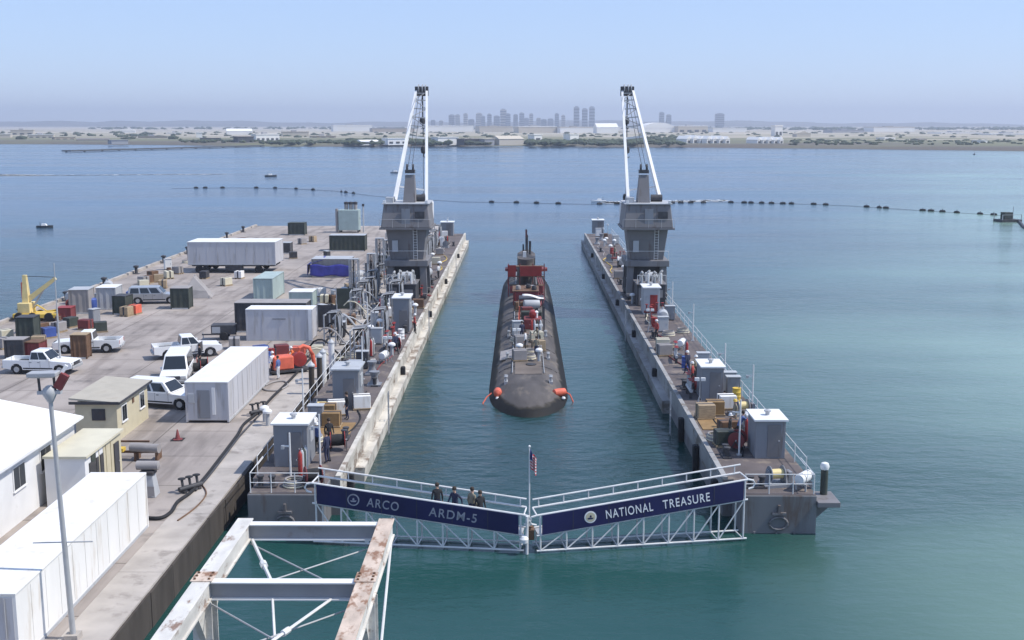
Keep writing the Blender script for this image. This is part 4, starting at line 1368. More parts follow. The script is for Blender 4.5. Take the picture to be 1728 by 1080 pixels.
person(pp(1231, 748), 4.4, 'stand', 'cloth_dark', 'cloth_dark', 'worker all in black at the open-water wing edge', 'white_paint')
person(pp(536, 765), 2.5, 'stand', 'cloth_blue', 'cloth_dark', 'worker in light blue top beside the pier-side end deckhouse', 'white_paint')
person(pp(556, 757), 3.6, 'stand', 'cloth_dark', 'cloth_dark', 'worker in black on open deck past the pier-side end deckhouse')
person(pp(552, 781), 1.0, 'stand', 'cloth_navy', 'cloth_navy', 'sailor in navy overalls near the ARCO gangway hinge')
person(pp(586, 708), 2.0, 'stand', 'cloth_dark', 'cloth_navy', 'worker in black standing in front of the grey deckhouse by the ochre mat')
person(pp(668, 598), .5, 'walk', 'cloth_navy', 'cloth_dark', 'worker in navy top walking past red pipework on the pier-side wing', 'white_paint')
person(pp(700, 563), 5.0, 'stand', 'cloth_red', 'cloth_dark', 'worker in red top by the inner edge of the pier-side wing', 'white_paint')
person(pp(740, 470), 1.0, 'stand', 'cloth_white', 'cloth_dark', 'worker in white top beyond the pier-side crane')
person(pp(1043, 452), 1.0, 'stand', 'cloth_white', 'cloth_dark', 'worker in white top beyond the open-water crane')
person(pp(1037, 436), 2.0, 'stand', 'cloth_khaki', 'cloth_dark', 'worker in khaki near the far end of the open-water wing')
person(pp(470, 640, HP), 1.2, 'stand', 'cloth_blue', 'cloth_white', 'worker in blue top and white trousers beside the orange pump', None)
person(pp(460, 632, HP), 4.2, 'stand', 'cloth_white', 'cloth_dark', 'worker in white top and dark trousers beside the orange pump', 'white_paint')
person(pp(498, 622, HP), 2.2, 'lean', 'cloth_orange', 'cloth_navy', 'worker in orange vest bending by the orange pump', 'white_paint')
person(pp(338, 618, HP), 2.2, 'stand', 'cloth_dark', 'cloth_dark', 'person in black by the open door of the white pickup')
SB = 1.25
person((-.5, 43.5, SB), .4, 'stand', 'cloth_navy', 'cloth_navy', 'sailor in navy standing before the shelter on the submarine', None)
person((1.0, 41.0, SB), 2.4, 'lean', 'cloth_khaki', 'cloth_dark', 'sailor in khaki bending over deck gear on the submarine', None)
person((-.2, 39.0, SB), 1.4, 'stand', 'cloth_white', 'cloth_dark', 'line handler in white top on the submarine bow', None)
person((.7, 36.0, SB), 3.0, 'stand', 'cloth_khaki', 'cloth_navy', 'line handler in khaki top and cap hair on the submarine bow', None)

# ------------------------------------------------------------------ containers, trailers and sheds on the pier
def pier_pt(px, py):
    q = P(px, py, HP); return Vector((q.x, q.y, HP))

RECTS = []
def container(loc, rz, L, W, H, wall, roof, label, lift=.0,  group=None, ribs=True, door=None, wheels=False, stripe=None):
    """origin = near left corner at ground; X along L, Y along W"""
    t = thing('container' if not wheels else 'semi_trailer', label, 'container' if not wheels else 'trailer', loc, rz, group)
    if abs(rz) < .3: RECTS.append((loc[0], loc[0] + L, loc[1], loc[1] + W))
    else: RECTS.append((loc[0] - W, loc[0], loc[1], loc[1] + L))
    z0 = lift
    m = MB()
    if ribs:
        n = max(6, int(L / .32)); pts = []
        for k in range(n + 1):
            x = .06 + (L - .12) * k / n
            pts.append((x, .03 if k % 2 else .075))
        for side in (0, 1):
            ring = [(x, y if not side else W - y) for x, y in pts]
            base = [(x, y, z0 + .12) for x, y in ring]; top = [(x, y, z0 + H - .1) for x, y in ring]
            nn_ = len(ring)
            m.add(base + top, [(i, i + 1, i + 1 + nn_, i + nn_) for i in range(nn_ - 1)])
        m.box(.05, .09, .08, W - .08, z0 + .1, z0 + H - .08).box(L - .09, L - .05, .08, W - .08, z0 + .1, z0 + H - .08)
        m.box(.1, L - .1, .1, W - .1, z0 + .1, z0 + H - .05)
        m.build('wall', wall, t)
    else:
        m.box(.03, L - .03, .03, W - .03, z0 + .1, z0 + H - .06).build('wall', wall, t, bevel=.03)
        n = int(L / 1.2)
        for k in range(1, n):
            x = L * k / n
            MB().box(x - .012, x + .012, .012, .027, z0 + .2, z0 + H - .15).build('seam', wall, t)
            MB().box(x - .012, x + .012, W - .027, W - .012, z0 + .2, z0 + H - .15).build('seam', wall, t)
    MB().box(-.01, L + .01, -.01, W + .01, z0 + H - .058, z0 + H).build('roof', roof, t)
    for x in (0, L - .12):
        for y in (0, W - .12):
            MB().box(x, x + .12, y, y + .12, z0 + .0, z0 + H - .06).build('corner_post', wall, t)
    MB().box(.12, L - .12, -.004, .06, z0, z0 + .13).box(.12, L - .12, W - .06, W + .004, z0, z0 + .13).build('bottom_rail', 'pale_grey', t)
    if door:
        for k in range(2):
            y0, y1 = .1 + k * (W - .2) / 2, .1 + (k + 1) * (W - .2) / 2
            dr = MB().box(-.012, .045, y0 + .015, y1 - .015, z0 + .18, z0 + H - .16).build('door', door, t)
            for yy in (y0 + .3, y1 - .3):
                MB().tube((-.035, yy, z0 + .2), (-.035, yy, z0 + H - .2), .018, n=6).build('lock_rod', 'galv', dr)
    if wheels:
        for x in (L * .12, L * .2, L * .8):
            for y in (.25, W - .25):
                MB().lathe([(.2, -.16), (.48, -.14), (.5, 0), (.48, .14), (.2, .16)], (x, y, .5), 16, 'y').build('wheel', 'rubber', t, smooth=True)
        MB().box(.3, L - .3, .7, W - .7, lift - .25, lift + .02).build('chassis', 'dark_steel', t)
        MB().box(L * .42, L * .62, .1, .6, .35, lift - .05).build('landing_box', 'dark_steel', t)
    return t

def facing(px0, px1, pyb):   # near edge across the view
    a, b = pier_pt(px0, pyb), pier_pt(px1, pyb)
    return a, (b - a).length

# white trailer at the bottom left, long axis along the pier
t = container((-18.15, -20.6, HP), R(90), 14.3, 2.6, 2.65, 'white_sheet', 'white_sheet', 'long bright white trailer box nearest the pier edge', ribs=False, door='trailer_side')
# grey-white container by the pier edge
q = pier_pt(387, 714)
t = container((q.x, q.y, HP), R(90), 11.9, 2.75, 2.62, 'trailer_side', 'white_paint', 'grey white office container along the pier edge beside the pickups', lift=.06, ribs=False)
MB().box(-.02, .027, 1.2, 2.0, .3, 2.15).build('door', 'deckhouse_grey', t)
MB().box(-.015, .028, .85, 1.05, .55, 2.3).build('downpipe', 'white_paint', t)
MB().box(-.02, .027, 2.15, 2.55, 1.3, 1.9).build('window', 'pale_grey', t)
# big trailer
a, L_ = facing(318, 466, 461)
container(a, 0, L_, 5.0, 2.95, 'trailer_side', 'white_paint', 'big grey sided semi trailer with white roof parked across the pier', lift=1.05, ribs=False, wheels=True)
# white 20 foot container and dark one behind
a, L_ = facing(416, 528, 575)
t = container(a, 0, L_, 2.3, 2.8, 'trailer_side', 'white_paint', 'white container with rounded grey front beside the dark container', ribs=False)
MB().box(L_ * .4, L_ * .6, -.02, .028, 1.9, 2.0).build('sign_plate', 'deckhouse_grey', t)
MB().box(L_ - .35, L_ - .05, -.03, .029, .05, 2.75).build('end_frame', 'white_paint', t)
a, L_ = facing(397, 520, 561)
container(a, 0, L_ - .1, 2.4, 2.75, 'dark_steel', 'tarp_grey', 'dark steel container standing behind the white container')
# teal containers
a, L_ = facing(428, 461, 509)
container(a, 0, L_, 6.1, 2.5, 'teal', 'teal', 'pale teal container standing end-on beside the long white trailer', door=None)
a, L_ = facing(488, 528, 520)
container(a, 0, L_, 2.6, 1.7, 'teal', 'white_paint', 'low pale teal locker with white lid between container and hose racks')
# blue tarp container
a, L_ = facing(526, 600, 468)
t = container(a, 0, L_ - .6, 3.4, 2.3, 'tarp_grey', 'pale_grey', 'grey container half covered with a blue tarpaulin')
tv, tf = [], []
for i in range(17):
    for k in range(8):
        u, v = i / 16, k / 7
        z = 1.55 - 1.35 * v + .1 * math.sin(u * 11 + v * 2)
        tv.append((-.15 + (L_ - .4) * u, -.12 - .12 * v + .07 * math.sin(u * 17 + v * 3), z))
for i in range(16):
    for k in range(7):
        b_ = i * 8 + k; tf.append((b_, b_ + 8, b_ + 9, b_ + 1))
o = MB().add(tv, tf).build('tarpaulin', 'blue_tarp', t, smooth=True)
o.modifiers.new('s', 'SOLIDIFY').thickness = .03
tv = [(x + .0, y, z) for x, y, z in [(-.5, -.1, 1.6), (1.4, -.1, 2.2), (1.4, 2.6, 2.42), (-.5, 2.6, 1.7), (-.55, 1.2, .5), (-.55, -.12, .3)]]
o = MB().add(tv, [(0, 1, 2, 3), (0, 3, 4, 5)]).build('tarpaulin', 'blue_tarp', t)
o.modifiers.new('s', 'SOLIDIFY').thickness = .04
a, L_ = facing(556, 616, 424)
container(a, 0, L_, 2.6, 2.4, 'dark_green', 'pale_grey', 'dark green flat box with pale roof near the pier end')
# left side boxes
a, L_ = facing(117, 150, 530)
container(a, R(6), L_, 2.4, 2.45, 'tarp_grey', 'pale_grey', 'grey crate-like container near the seaward pier kerb')
a, L_ = facing(163, 196, 523)
t = container(a, R(4), L_, 2.6, 2.3, 'pale_grey', 'white_paint', 'pale container with a blue drum beside the grey container')
MB().lathe([(.5, 0), (.55, .1), (.55, 1.2), (.4, 1.35)], (-.25, -.75, 0), 14).build('drum', 'blue', t, smooth=True)
a, L_ = facing(190, 214, 531)
container(a, R(-8), L_, 1.7, 1.9, 'dark_green', 'dark_steel', 'dark low container standing before the silver car')
a, L_ = facing(288, 319, 522)
container(a, R(3), L_, 1.9, 2.2, 'dark_green', 'tarp_grey', 'dark green box container beside the grey tarp tent', door=None)
a, L_ = facing(120, 147, 606)
t = container(a, R(3), L_, 1.25, 2.0, 'brown', 'wood', 'tall brown timber crate standing behind the pickup')
a, L_ = facing(8, 40, 606)
container(a, R(2), L_, 1.5, 1.6, 'dark_steel', 'tarp_grey', 'dark low skip beside the red skip')
a, L_ = facing(42, 68, 604)
container(a, R(-4), L_, 1.4, 1.3, 'dull_red', 'brown', 'dull red skip beside the dark low skip')
a, L_ = facing(28, 58, 580)
container(a, R(3), L_, 1.7, 2.3, 'dark_green', 'dark_steel', 'dark green tall container behind the skips')
a, L_ = facing(96, 120, 542)
container(a, R(3), L_, 1.5, 1.3, 'dull_red', 'red', 'red low skip beside the yellow crane')
a, L_ = facing(486, 514, 397)
container(a, 0, L_, 2.4, 2.1, 'dark_green', 'dark_green', 'dark green container at the very end of the pier')
a, L_ = facing(470, 490, 428)
container(a, 0, L_, 2.0, 1.6, 'dark_steel', 'galv', 'dark low box with galvanised lid past the long white trailer')

# ------------------------------------------------------------------ pier buildings
def shed_window(par, x0, x1, y, z0, z1, side='x'):
    """window in a +X wall at x = y plane"""
    f = MB().box(y + .003, y + .05, x0 - .06, x1 + .06, z0 - .06, z1 + .06).build('window', 'white_paint', par)
    n = 2
    for k in range(n):
        a_, b_ = x0 + (x1 - x0) * k / n + .02, x0 + (x1 - x0) * (k + 1) / n - .02
        MB().box(y + .052, y + .06, a_, b_, z0, z1).build('pane', 'glass', f)
    MB().box(y + .003, y + .1, x0 - .1, x1 + .1, z0 - .11, z0 - .063).build('sill', 'white_paint', f)

# white gabled office
ex = -24.5; eh = 3.25
far_e = P(118, 706, HP + eh)
yb1, yb0 = far_e.y, far_e.y - 24
t = thing('white_office', 'large white gabled office building with small paired windows', 'building', (ex, 0, HP))
wd = 9.0
MB().box(-wd, 0, yb0, yb1, 0, eh).build('wall', 'white_paint', t)
rise = .95
for k in range(2):
    x0, x1 = (.35, -wd / 2) if k == 0 else (-wd / 2, -wd - .35)
    z0, z1 = (eh - .05, eh + rise) if k == 0 else (eh + rise, eh - .05)
    MB().add([(x0, yb0 - .3, z0), (x1, yb0 - .3, z1), (x1, yb1 + .3, z1), (x0, yb1 + .3, z0),
              (x0, yb0 - .3, z0 + .12), (x1, yb0 - .3, z1 + .12), (x1, yb1 + .3, z1 + .12), (x0, yb1 + .3, z0 + .12)],
             [(0, 1, 2, 3), (7, 6, 5, 4), (0, 4, 5, 1), (1, 5, 6, 2), (2, 6, 7, 3), (3, 7, 4, 0)]).build('roof', 'white_sheet', t)
MB().prism([(-wd, eh), (0, eh), (-wd / 2, eh + rise - .06)], yb1 - .15, yb1 - .002, 'y').build('gable', 'white_paint', t)
MB().box(.353, .43, yb0 - .3, yb1 + .3, eh - .06, eh + .06).build('gutter', 'white_paint', t)
for pa, pb, pt, pbm in ((22, 42, 781, 812), (68, 88, 752, 783)):
    d0, d1 = ray(pa, pbm), ray(pb, pt)
    ya = CAM.y + d0.y * ((ex - CAM.x) / d0.x); yb_ = CAM.y + d1.y * ((ex - CAM.x) / d1.x)
    shed_window(t, ya, ya + 1.25, 0, 1.7, 2.75)
# annex with doors
n0, n1 = P(113, 838, HP), pier_pt(200, 803)
ax = -22.1
t = thing('annex', 'white and tan flat roofed annex with dark doors beside the white office', 'building', (ax, 0, HP))
ya, yb_ = n1.y - 5.2, n1.y
ym = n1.y - 2.6
MB().box(-2.0, 0, ya, ym, 0, 2.5).build('wall', 'white_paint', t)
MB().box(-2.0, -.01, ym + .002, yb_, 0, 2.48).build('wall', 'tan_wall', t)
MB().box(-2.05, .14, ya - .1, yb_ + .12, 2.503, 2.62).build('roof', 'cream', t)
for y0, y1, m_ in ((ya + .5, ya + 1.35, 'glass'), (ya + 1.45, ya + 1.75, 'glass'), (ya + 2.0, ya + 2.45, 'glass'), (yb_ - 1.15, yb_ - .45, 'dark_steel')):
    dr = MB().box(.003 if y0 < ym else -.007, .05, y0, y1, .06, 2.1).build('door', m_, t)
    MB().box(.052, .09, y1 - .16, y1 - .1, 1.0, 1.06).build('door_handle', 'galv', dr)
for yy in (ya + 1.88, ya + 2.5, yb_ - 2.3, yb_ - 1.6):
    MB().box(.003 if yy < ym else -.007, .03, yy, yy + .05, .03, 2.45).build('batten', 'tan_wall', t)
MB().lathe([(.3, 0), (.32, .04), (.1, .08)], (.003, ya + 1.1, 2.28), 14, 'x').build('round_sign', 'dark_green', t)
# tan shed
n0, n1 = pier_pt(200, 745), pier_pt(258, 705)
t = thing('tan_shed', 'tan site office with low sloping roof and small windows', 'building', (n0.x, 0, HP))
MB().box(-2.5, 0, n0.y, n1.y, 0, 2.35).build('wall', 'tan_wall', t)
MB().prism([(.25, 2.36), (.25, 2.46), (-2.75, 2.72), (-2.75, 2.62)], n0.y - .25, n1.y + .25, 'y').build('roof', 'tan_roof', t)
MB().box(.253, .29, n0.y - .25, n1.y + .25, 2.33, 2.47).build('fascia', 'dark_steel', t)
MB().box(-2.75, .25, n0.y - .29, n0.y - .253, 2.33, 2.5).build('fascia', 'dark_steel', t)
ln = n1.y - n0.y
for f in (.14, .72):
    shed_window(t, n0.y + ln * f, n0.y + ln * f + .8, 0, 1.05, 1.95)
MB().box(.003, .05, n0.y + ln * .48, n0.y + ln * .48 + .3, 1.7, 2.0).build('vent', 'brown', t)
MB().box(-1.5, -.7, n0.y - .05, n0.y - .003, 1.3, 2.0).build('air_conditioner', 'dark_steel', t)

# ------------------------------------------------------------------ vehicles
def arch(cx, r, n=8):
    return [(cx + r * math.cos(a), .36 + r * math.sin(a)) for a in [math.pi * k / n for k in range(n + 1)]]

def wheel(par, x, y):
    w_ = MB().lathe([(.2, -.12), (.35, -.125), (.385, -.06), (.385, .06), (.35, .125), (.2, .12)], (x, y, .385), 18, 'y').build('wheel', 'rubber', par, smooth=True)
    s = 1 if y > 0 else -1
    MB().lathe([(.06, 0), (.21, .01), (.22, -.03), (.2, -.06)] if s > 0 else [(.2, .06), (.22, .03), (.21, -.01), (.06, 0)], (x, y + s * .127, .385), 14, 'y').build('rim', 'galv', w_, smooth=True)

def vehicle(kind, loc, rz, label, mat='car_white', group=None, open_door=False):
    t = thing({'pickup': 'pickup_truck', 'suv': 'suv', 'van': 'van'}[kind], label, {'pickup': 'pickup', 'suv': 'car', 'van': 'van'}[kind], loc, rz, group)
    W = .95
    fx, rx = 1.72, -1.62
    hood, bed = 1.06, 1.10
    L0, L1 = -2.7, 2.65
    if kind == 'van': hood = 1.15
    low = [(L0, .5)] + list(reversed(arch(rx, .47))) + list(reversed(arch(fx, .47))) + [(L1, .5), (L1 + .05, .75), (L1 - .08, .96), (fx - .55, hood), (.9, hood + .04)]
    if kind == 'pickup':
        low += [(-.62, 1.1), (-.62, bed), (L0, bed)]
    else:
        low += [(-2.0, 1.12), (L0, 1.12)]
    b = MB()
    for s in (-1, 1):
        b.prism(low, s * W, s * (W - .07), 'y')
    # under-body, hood, floor
    b.box(L0 + .05, L1 - .1, -W + .22, W - .22, .42, .7)
    b.prism([(.85, .68), (L1 - .02, .68), (L1 + .02, .75), (L1 - .1, .95), (fx - .55, hood - .004), (.85, hood + .03)], -W + .07, W - .07, 'y')
    if kind == 'pickup':
        b.box(-.66, .86, -W + .07, W - .07, .68, 1.09)
        b.box(L0, -.66, -W + .07, W - .07, .66, .72)
        b.box(L0, L0 + .06, -W + .07, W - .07, .6, bed)
    else:
        b.box(L0 + .01, .86, -W + .07, W - .07, .68, 1.11)
    body = b.build('body', mat, t, smooth=True, bevel=.015)
    # greenhouse
    rz_ = {'pickup': 1.78, 'suv': 1.8, 'van': 2.15}[kind]
    cx0, cx1 = (-.62, 1.05) if kind == 'pickup' else (L0 + .05, 1.1)
    tx0, tx1 = (-.5, .45) if kind == 'pickup' else (L0 + .22, .45)
    if kind == 'van': tx1, cx1 = .75, 1.5
    cabm = MB().frustum(1.09, (cx0, cx1, -W + .02, W - .02), rz_, (tx0, tx1, -W + .2, W - .2)).build('cab', mat, t, bevel=.05)
    def on_side(u0, u1, v0, v1, s):
        vs = []
        for u, v in ((u0, v0), (u1, v0), (u1, v1), (u0, v1)):
            xa, xb = cx0 + (tx0 - cx0) * v, cx1 + (tx1 - cx1) * v
            y = (W - .02) + (-.18) * v + .006
            vs.append((xa + (xb - xa) * u, s * y, 1.09 + (rz_ - 1.09) * v))
        vs2 = [(x, y + s * .012, z) for x, y, z in vs]
        return MB().add(vs + vs2, [(0, 1, 2, 3), (7, 6, 5, 4), (0, 4, 5, 1), (1, 5, 6, 2), (2, 6, 7, 3), (3, 7, 4, 0)])
    n = 2 if kind == 'pickup' else 3
    for s in (-1, 1):
        for k in range(n):
            on_side(.05 + k * .9 / n + .015, .05 + (k + 1) * .9 / n - .03, .12, .86, s).build('side_window', 'glass', cabm)
        MB().box(.85, 1.0, s * (W + .02) - .1, s * (W + .02) + .1, 1.12, 1.28).build('mirror', mat, t)
        MB().box(L1 - .06, L1 + .045, s * .72 - .17, s * .72 + .17, .76, .92).build('headlight', 'lamp_clear', t)
        MB().box(L0 - .02, L0 + .03, s * .86 - .07, s * .86 + .07, .75, 1.05).build('tail_light', 'lamp_red', t)
    for xa, xb, nm in ((cx1, tx1, 'windscreen'), (cx0, tx0, 'rear_window')):
        d_ = .008 if nm == 'windscreen' else -.008
        vs = []
        for v in (.1, .9):
            x = xa + (xb - xa) * v + d_ * 1.2
            y = (W - .02 - .18 * v) - .1
            z = 1.09 + (rz_ - 1.09) * v
            vs += [(x, -y, z), (x, y, z)]
        vs2 = [(x + d_, y, z + .004) for x, y, z in vs]
        MB().add(vs + vs2, [(0, 1, 3, 2), (6, 7, 5, 4), (0, 4, 5, 1), (1, 5, 7, 3), (3, 7, 6, 2), (2, 6, 4, 0)]).build(nm, 'glass', cabm)
    MB().box(L1 + .0, L1 + .12, -W + .05, W - .05, .45, .66).build('front_bumper', 'galv', t, bevel=.03)
    MB().box(L0 - .12, L0 - .003, -W + .05, W - .05, .45, .64).build('rear_bumper', 'galv', t, bevel=.03)
    MB().box(L1 + .0, L1 + .06, -.5, .5, .7, .93).build('grille', 'dark_steel', t)
    for x in (fx, rx):
        for y in (-W + .12, W - .12):
            wheel(t, x, y)
    for s_ in (-1, 1):
        for x in ((-.6, .25, .95) if kind == 'pickup' else (-1.0, -.1, .9)):
            MB().box(x - .008, x + .008, s_ * W - .004, s_ * W + .004, .55, 1.06).build('door_seam', 'dark_steel', t)
        for x in (.12, -.75 if kind != 'pickup' else -.5):
            MB().box(x - .09, x + .09, s_ * (W + .012) - .012, s_ * (W + .012) + .012, .93, .965).build('door_handle', 'dark_steel', t)
        MB().box(-1.1, 1.2, s_ * (W + .002) - .012, s_ * (W + .002) + .012, .44, .53).build('sill_trim', 'rubber', t)
    MB().box(L0 - .14, L0 - .122, -.25, .25, .48, .6).build('number_plate', 'pale_grey', t)
    for x in (fx, rx):
        MB().box(x - .46, x + .46, -W + .08, W - .08, .3, .83).build('wheel_well', 'rubber', t)
    if open_door:
        MB().cbox((.95, -W - .38, .98), (.06, .8, .75), -.4).build('open_door', 'dark_steel', t)
    return t
vehicle('pickup', pier_pt(73, 628), R(-3), 'white extended-cab pickup parked across the pier beside the skips')
vehicle('pickup', pier_pt(150, 593), R(188), 'white crew pickup parked behind the brown timber crate')
vehicle('pickup', pier_pt(316, 601), R(24), 'white pickup with its door standing open on the clear apron', open_door=True)
vehicle('suv', pier_pt(277, 684), R(-14), 'white car parked between the tan site office and the office container')
vehicle('van', pier_pt(300, 643), R(-80), 'white van parked behind the office container end')
vehicle('suv', pier_pt(262, 511), R(8), 'silver car parked by the dark green box container', 'car_silver')

# ------------------------------------------------------------------ yellow crane on the pier
q = pier_pt(62, 540)
t = thing('pier_crane', 'small yellow knuckle crane with raised pale boom at the pier kerb', 'crane', q)
MB().box(-1.9, 2.4, -1.0, 1.0, .35, .75).build('carrier', 'yellow', t, bevel=.05)
for x in (-1.3, 0, 1.6):
    for y in (-.95, .95):
        MB().lathe([(.15, -.14), (.42, -.13), (.44, 0), (.42, .13), (.15, .14)], (x, y, .44), 14, 'y').build('wheel', 'rubber', t, smooth=True)
MB().box(-1.5, -.3, -.75, .75, .75, 1.75).build('operator_house', 'pale_yellow', t, bevel=.06)
MB().frustum(.75, (-1.2, -.5, -.4, .4), 4.4, (-1.05, -.7, -.18, .18)).build('mast', 'pale_yellow', t)
MB().box(-1.25, -1.0, -.15, .15, 2.0, 3.7).build('mast_rib', 'orange', t)
MB().beam((-.7, 0, 2.0), (2.1, 0, 4.1), .34, .5, .24, .3).build('boom', 'pale_yellow', t)
MB().tube((-.3, .0, 1.2), (.9, 0, 3.05), .09).build('ram', 'galv', t)
MB().path([(.1 + .0, -.4, .8), (.0, -.4, 1.25), (.3, -.4, 1.55), (.7, -.4, 1.3), (1.2, -.4, .95), (1.7, -.4, 1.0), (2.2, -.4, 1.1)], .07, 7).build('guard_rail', 'yellow', t, smooth=True)
MB().beam((-.9, 0, 4.3), (2.0, 0, 4.2), .05, .05).build('stay_rope', 'dark_steel', t)

# ------------------------------------------------------------------ poles
def tall_lamp():
    base = P(124, 1078, HP)
    t = thing('lamp_post', 'tall slim grey lamp post with flat floodlight head beside the white trailer', 'lamp post', base)
    t.rotation_euler = (0, R(-1.6), 0)
    MB().tube((0, 0, 0), (0, 0, 9.3), .11, .075, 10).build('post', 'galv', t, smooth=True)
    MB().box(-.25, .25, -.25, .25, -.03, .22).build('base', 'concrete_edge', t)
    MB().box(-.42, .42, -.1, .1, 9.3, 9.42).build('cross_head', 'pale_grey', t)
    MB().lathe([(.1, 9.0), (.26, 9.3), (.22, 9.5), (.1, 9.6)], n=12).build('collar', 'pale_grey', t, smooth=True)
    a = MB().cbox((-.12, -.1, 10.05), (1.05, .5, .16)).build('lamp_head', 'galv', t, bevel=.03)
    MB().cbox((-.12, -.1, 9.955), (.85, .38, .03)).build('lens', 'lamp_clear', a)
    MB().beam((-.35, 0, 9.4), (-.35, -.02, 9.98), .07).build('yoke', 'dark_steel', t)
    MB().beam((.2, 0, 9.4), (.2, -.02, 9.98), .07).build('yoke', 'dark_steel', t)
    MB().beam((.3, .0, 9.5), (.62, .0, 10.0), .2, .3).build('side_lamp', 'dull_red', t)
    MB().beam((.45, .05, 10.0), (.65, .1, 10.3), .12, .12).build('side_lamp_cap', 'white_paint', t)
    MB().tube((-1.15, 0, 3.75), (1.05, 0, 3.75), .025, n=6).build('cross_arm', 'galv', t)
    return t
tall_lamp()
q = pier_pt(103, 627)
t = thing('antenna_mast', 'thin pale mast rising beside the white extended-cab pickup', 'mast', q)
MB().tube((0, 0, 0), (0, 0, 5.0), .09, .07, 8).build('lower_tube', 'galv', t, smooth=True)
MB().tube((0, 0, 5.0), (0, 0, 8.4), .045, .03, 8).build('upper_tube', 'galv', t, smooth=True)
MB().box(-.2, .2, -.2, .2, 0, .1).build('base', 'galv', t)

def deck_pole(k):
    t = thing('deck_light_pole', '', 'light pole')
    h = {'tall': 3.2, 'mid': 2.6}[k]
    MB().tube((0, 0, 0), (0, 0, h), .055, .045, 8).build('post', 'rail_white', t, smooth=True)
    MB().box(-.35, -.02, -.03, .03, h - .75, h - .68).build('arm', 'rail_white', t)
    MB().box(-.45, -.3, -.1, .1, h - .86, h - .68).build('lamp', 'galv', t)
    MB().box(-.14, .14, -.14, .14, 0, .05).build('base', 'galv', t)
    return t
DP = Kind(deck_pole)
for px, py, k in ((1247, 768, 'tall'), (1284, 698, 'tall'), (1222, 655, 'tall'), (1169, 575, 'tall'), (1134, 530, 'tall'), (1106, 500, 'mid')):
    q = P(px, py, DK)
    DP.at((min(q.x, 14.3), q.y, DK), 0, 'white lamp pole on the outer edge of the open-water wing', 'lamp poles on the open-water wing', k)
for px, py, k in ((541, 797, 'tall'), (491, 812, 'mid'), (508, 706, 'tall'), (612, 640, 'tall'), (610, 560, 'tall'), (756, 392, 'mid')):
    q = P(px, py, DK)
    q.x = max(q.x, -14.3)
    if q.y < -1.9: q.y = -1.9
    DP.at(q, 0, 'white lamp pole standing on the pier-side wing', 'lamp poles on the pier-side wing', k)

# ------------------------------------------------------------------ rusty frame in the foreground
ZF = 10.4
t = thing('steel_frame', 'peeling white steel trestle frame with rusty beams standing in the water', 'frame', (0, 0, 0))
xl, xr = -7.6, -3.97
y_far, y_mid, y_near = P(405, 874, ZF).y, P(400, 976, ZF).y, P(400, 1100, ZF).y
y_n2 = y_near - 4.0
def ibeam(p, q, w_, h_, tf, name, mat, flmat=None):
    p, q = Vector(p), Vector(q)
    d_ = (q - p).normalized(); a_ = d_.cross(Vector((0, 0, 1))).normalized()
    o = MB().beam(p, q, tf, h_ - .002).build(name, mat, t)
    for z in (h_ / 2 - tf / 2, -h_ / 2 + tf / 2):
        MB().beam(p + Vector((0, 0, z)), q + Vector((0, 0, z)), w_, tf).build('flange', flmat or mat, o)
    return o
hb = .5
for x, mm in ((xl, 'peeling'), (xr, 'peeling_rust')):
    MB().box(x - .2, x + .2, y_n2 - 1, y_far, ZF - .04, ZF).build('top_flange', mm, t, bevel=.008)
    MB().box(x - .15, x + .15, y_n2 - 1, y_far - .03, ZF - .42, ZF - .042).build('girder', 'peeling', t)
    MB().box(x - .2, x + .2, y_n2 - 1, y_far, ZF - .46, ZF - .422).build('bottom_flange', 'peeling', t)
    for yy in (y_mid, y_near, y_n2):
        MB().box(x - .24, x + .24, yy - .22, yy + .34, ZF + .002, ZF + .025).build('joint_plate', 'peeling_rust', t)
        for bx in (-.16, .16):
            for by in (-.12, .06, .24):
                MB().lathe([(.03, 0), (.03, .03), (.01, .04)], (x + bx, yy + by, ZF + .025), 6).build('bolt', 'brown', t)
        # haunch and column
        MB().prism([(yy - .9, ZF - .462), (yy + 1.5, ZF - .462), (yy + .25, ZF - 1.35), (yy - .25, ZF - 1.35)], x - .07, x + .07, 'x').build('haunch', 'peeling', t)
        MB().box(x - .22, x + .22, yy - .25, yy - .21, -3, ZF - .464).box(x - .22, x + .22, yy + .21, yy + .25, -3, ZF - .464).box(x - .03, x + .03, yy - .208, yy + .208, -3, ZF - .464).build('column', 'peeling', t)
for yy, dz in ((y_far - .25, 0), (y_mid, 0), (y_near, 0), (y_n2, 0)):
    ibeam((xl + .145, yy, ZF - .26), (xr - .145, yy, ZF - .26), .26, .42, .03, 'cross_beam', 'beam_grey', 'white_paint')
def rod(p, q, r=.022, m_='rail_white', knob=True):
    MB().tube(p, q, r, n=6).build('tie_rod', m_, t)
    if knob:
        p, q = Vector(p), Vector(q); c = p.lerp(q, .55); d_ = (q - p).normalized() * .12
        MB().tube(c - d_, c + d_, r * 2, n=8).build('turnbuckle', m_, t)
zz = ZF - .52
for ya, yb_ in ((y_far - .4, y_mid + .15), (y_mid - .15, y_near + .15), (y_near - .15, y_n2 + .2)):
    rod((xl + .15, ya, zz), (xr - .15, yb_, zz), .02, 'galv', False)
    rod((xr - .15, ya, zz - .05), (xl + .15, yb_, zz - .05), .02, 'galv', False)
rod((xl + .25, y_far - .4, ZF - .45), (-6.05, y_mid + .1, ZF - .25), .045)
rod((-6.05, y_mid - .1, ZF - .45), (-5.2, y_near, ZF - 1.2), .03)
rod((-4.75, y_mid - .1, ZF - .45), (-5.9, y_near + .2, ZF - .3), .035)
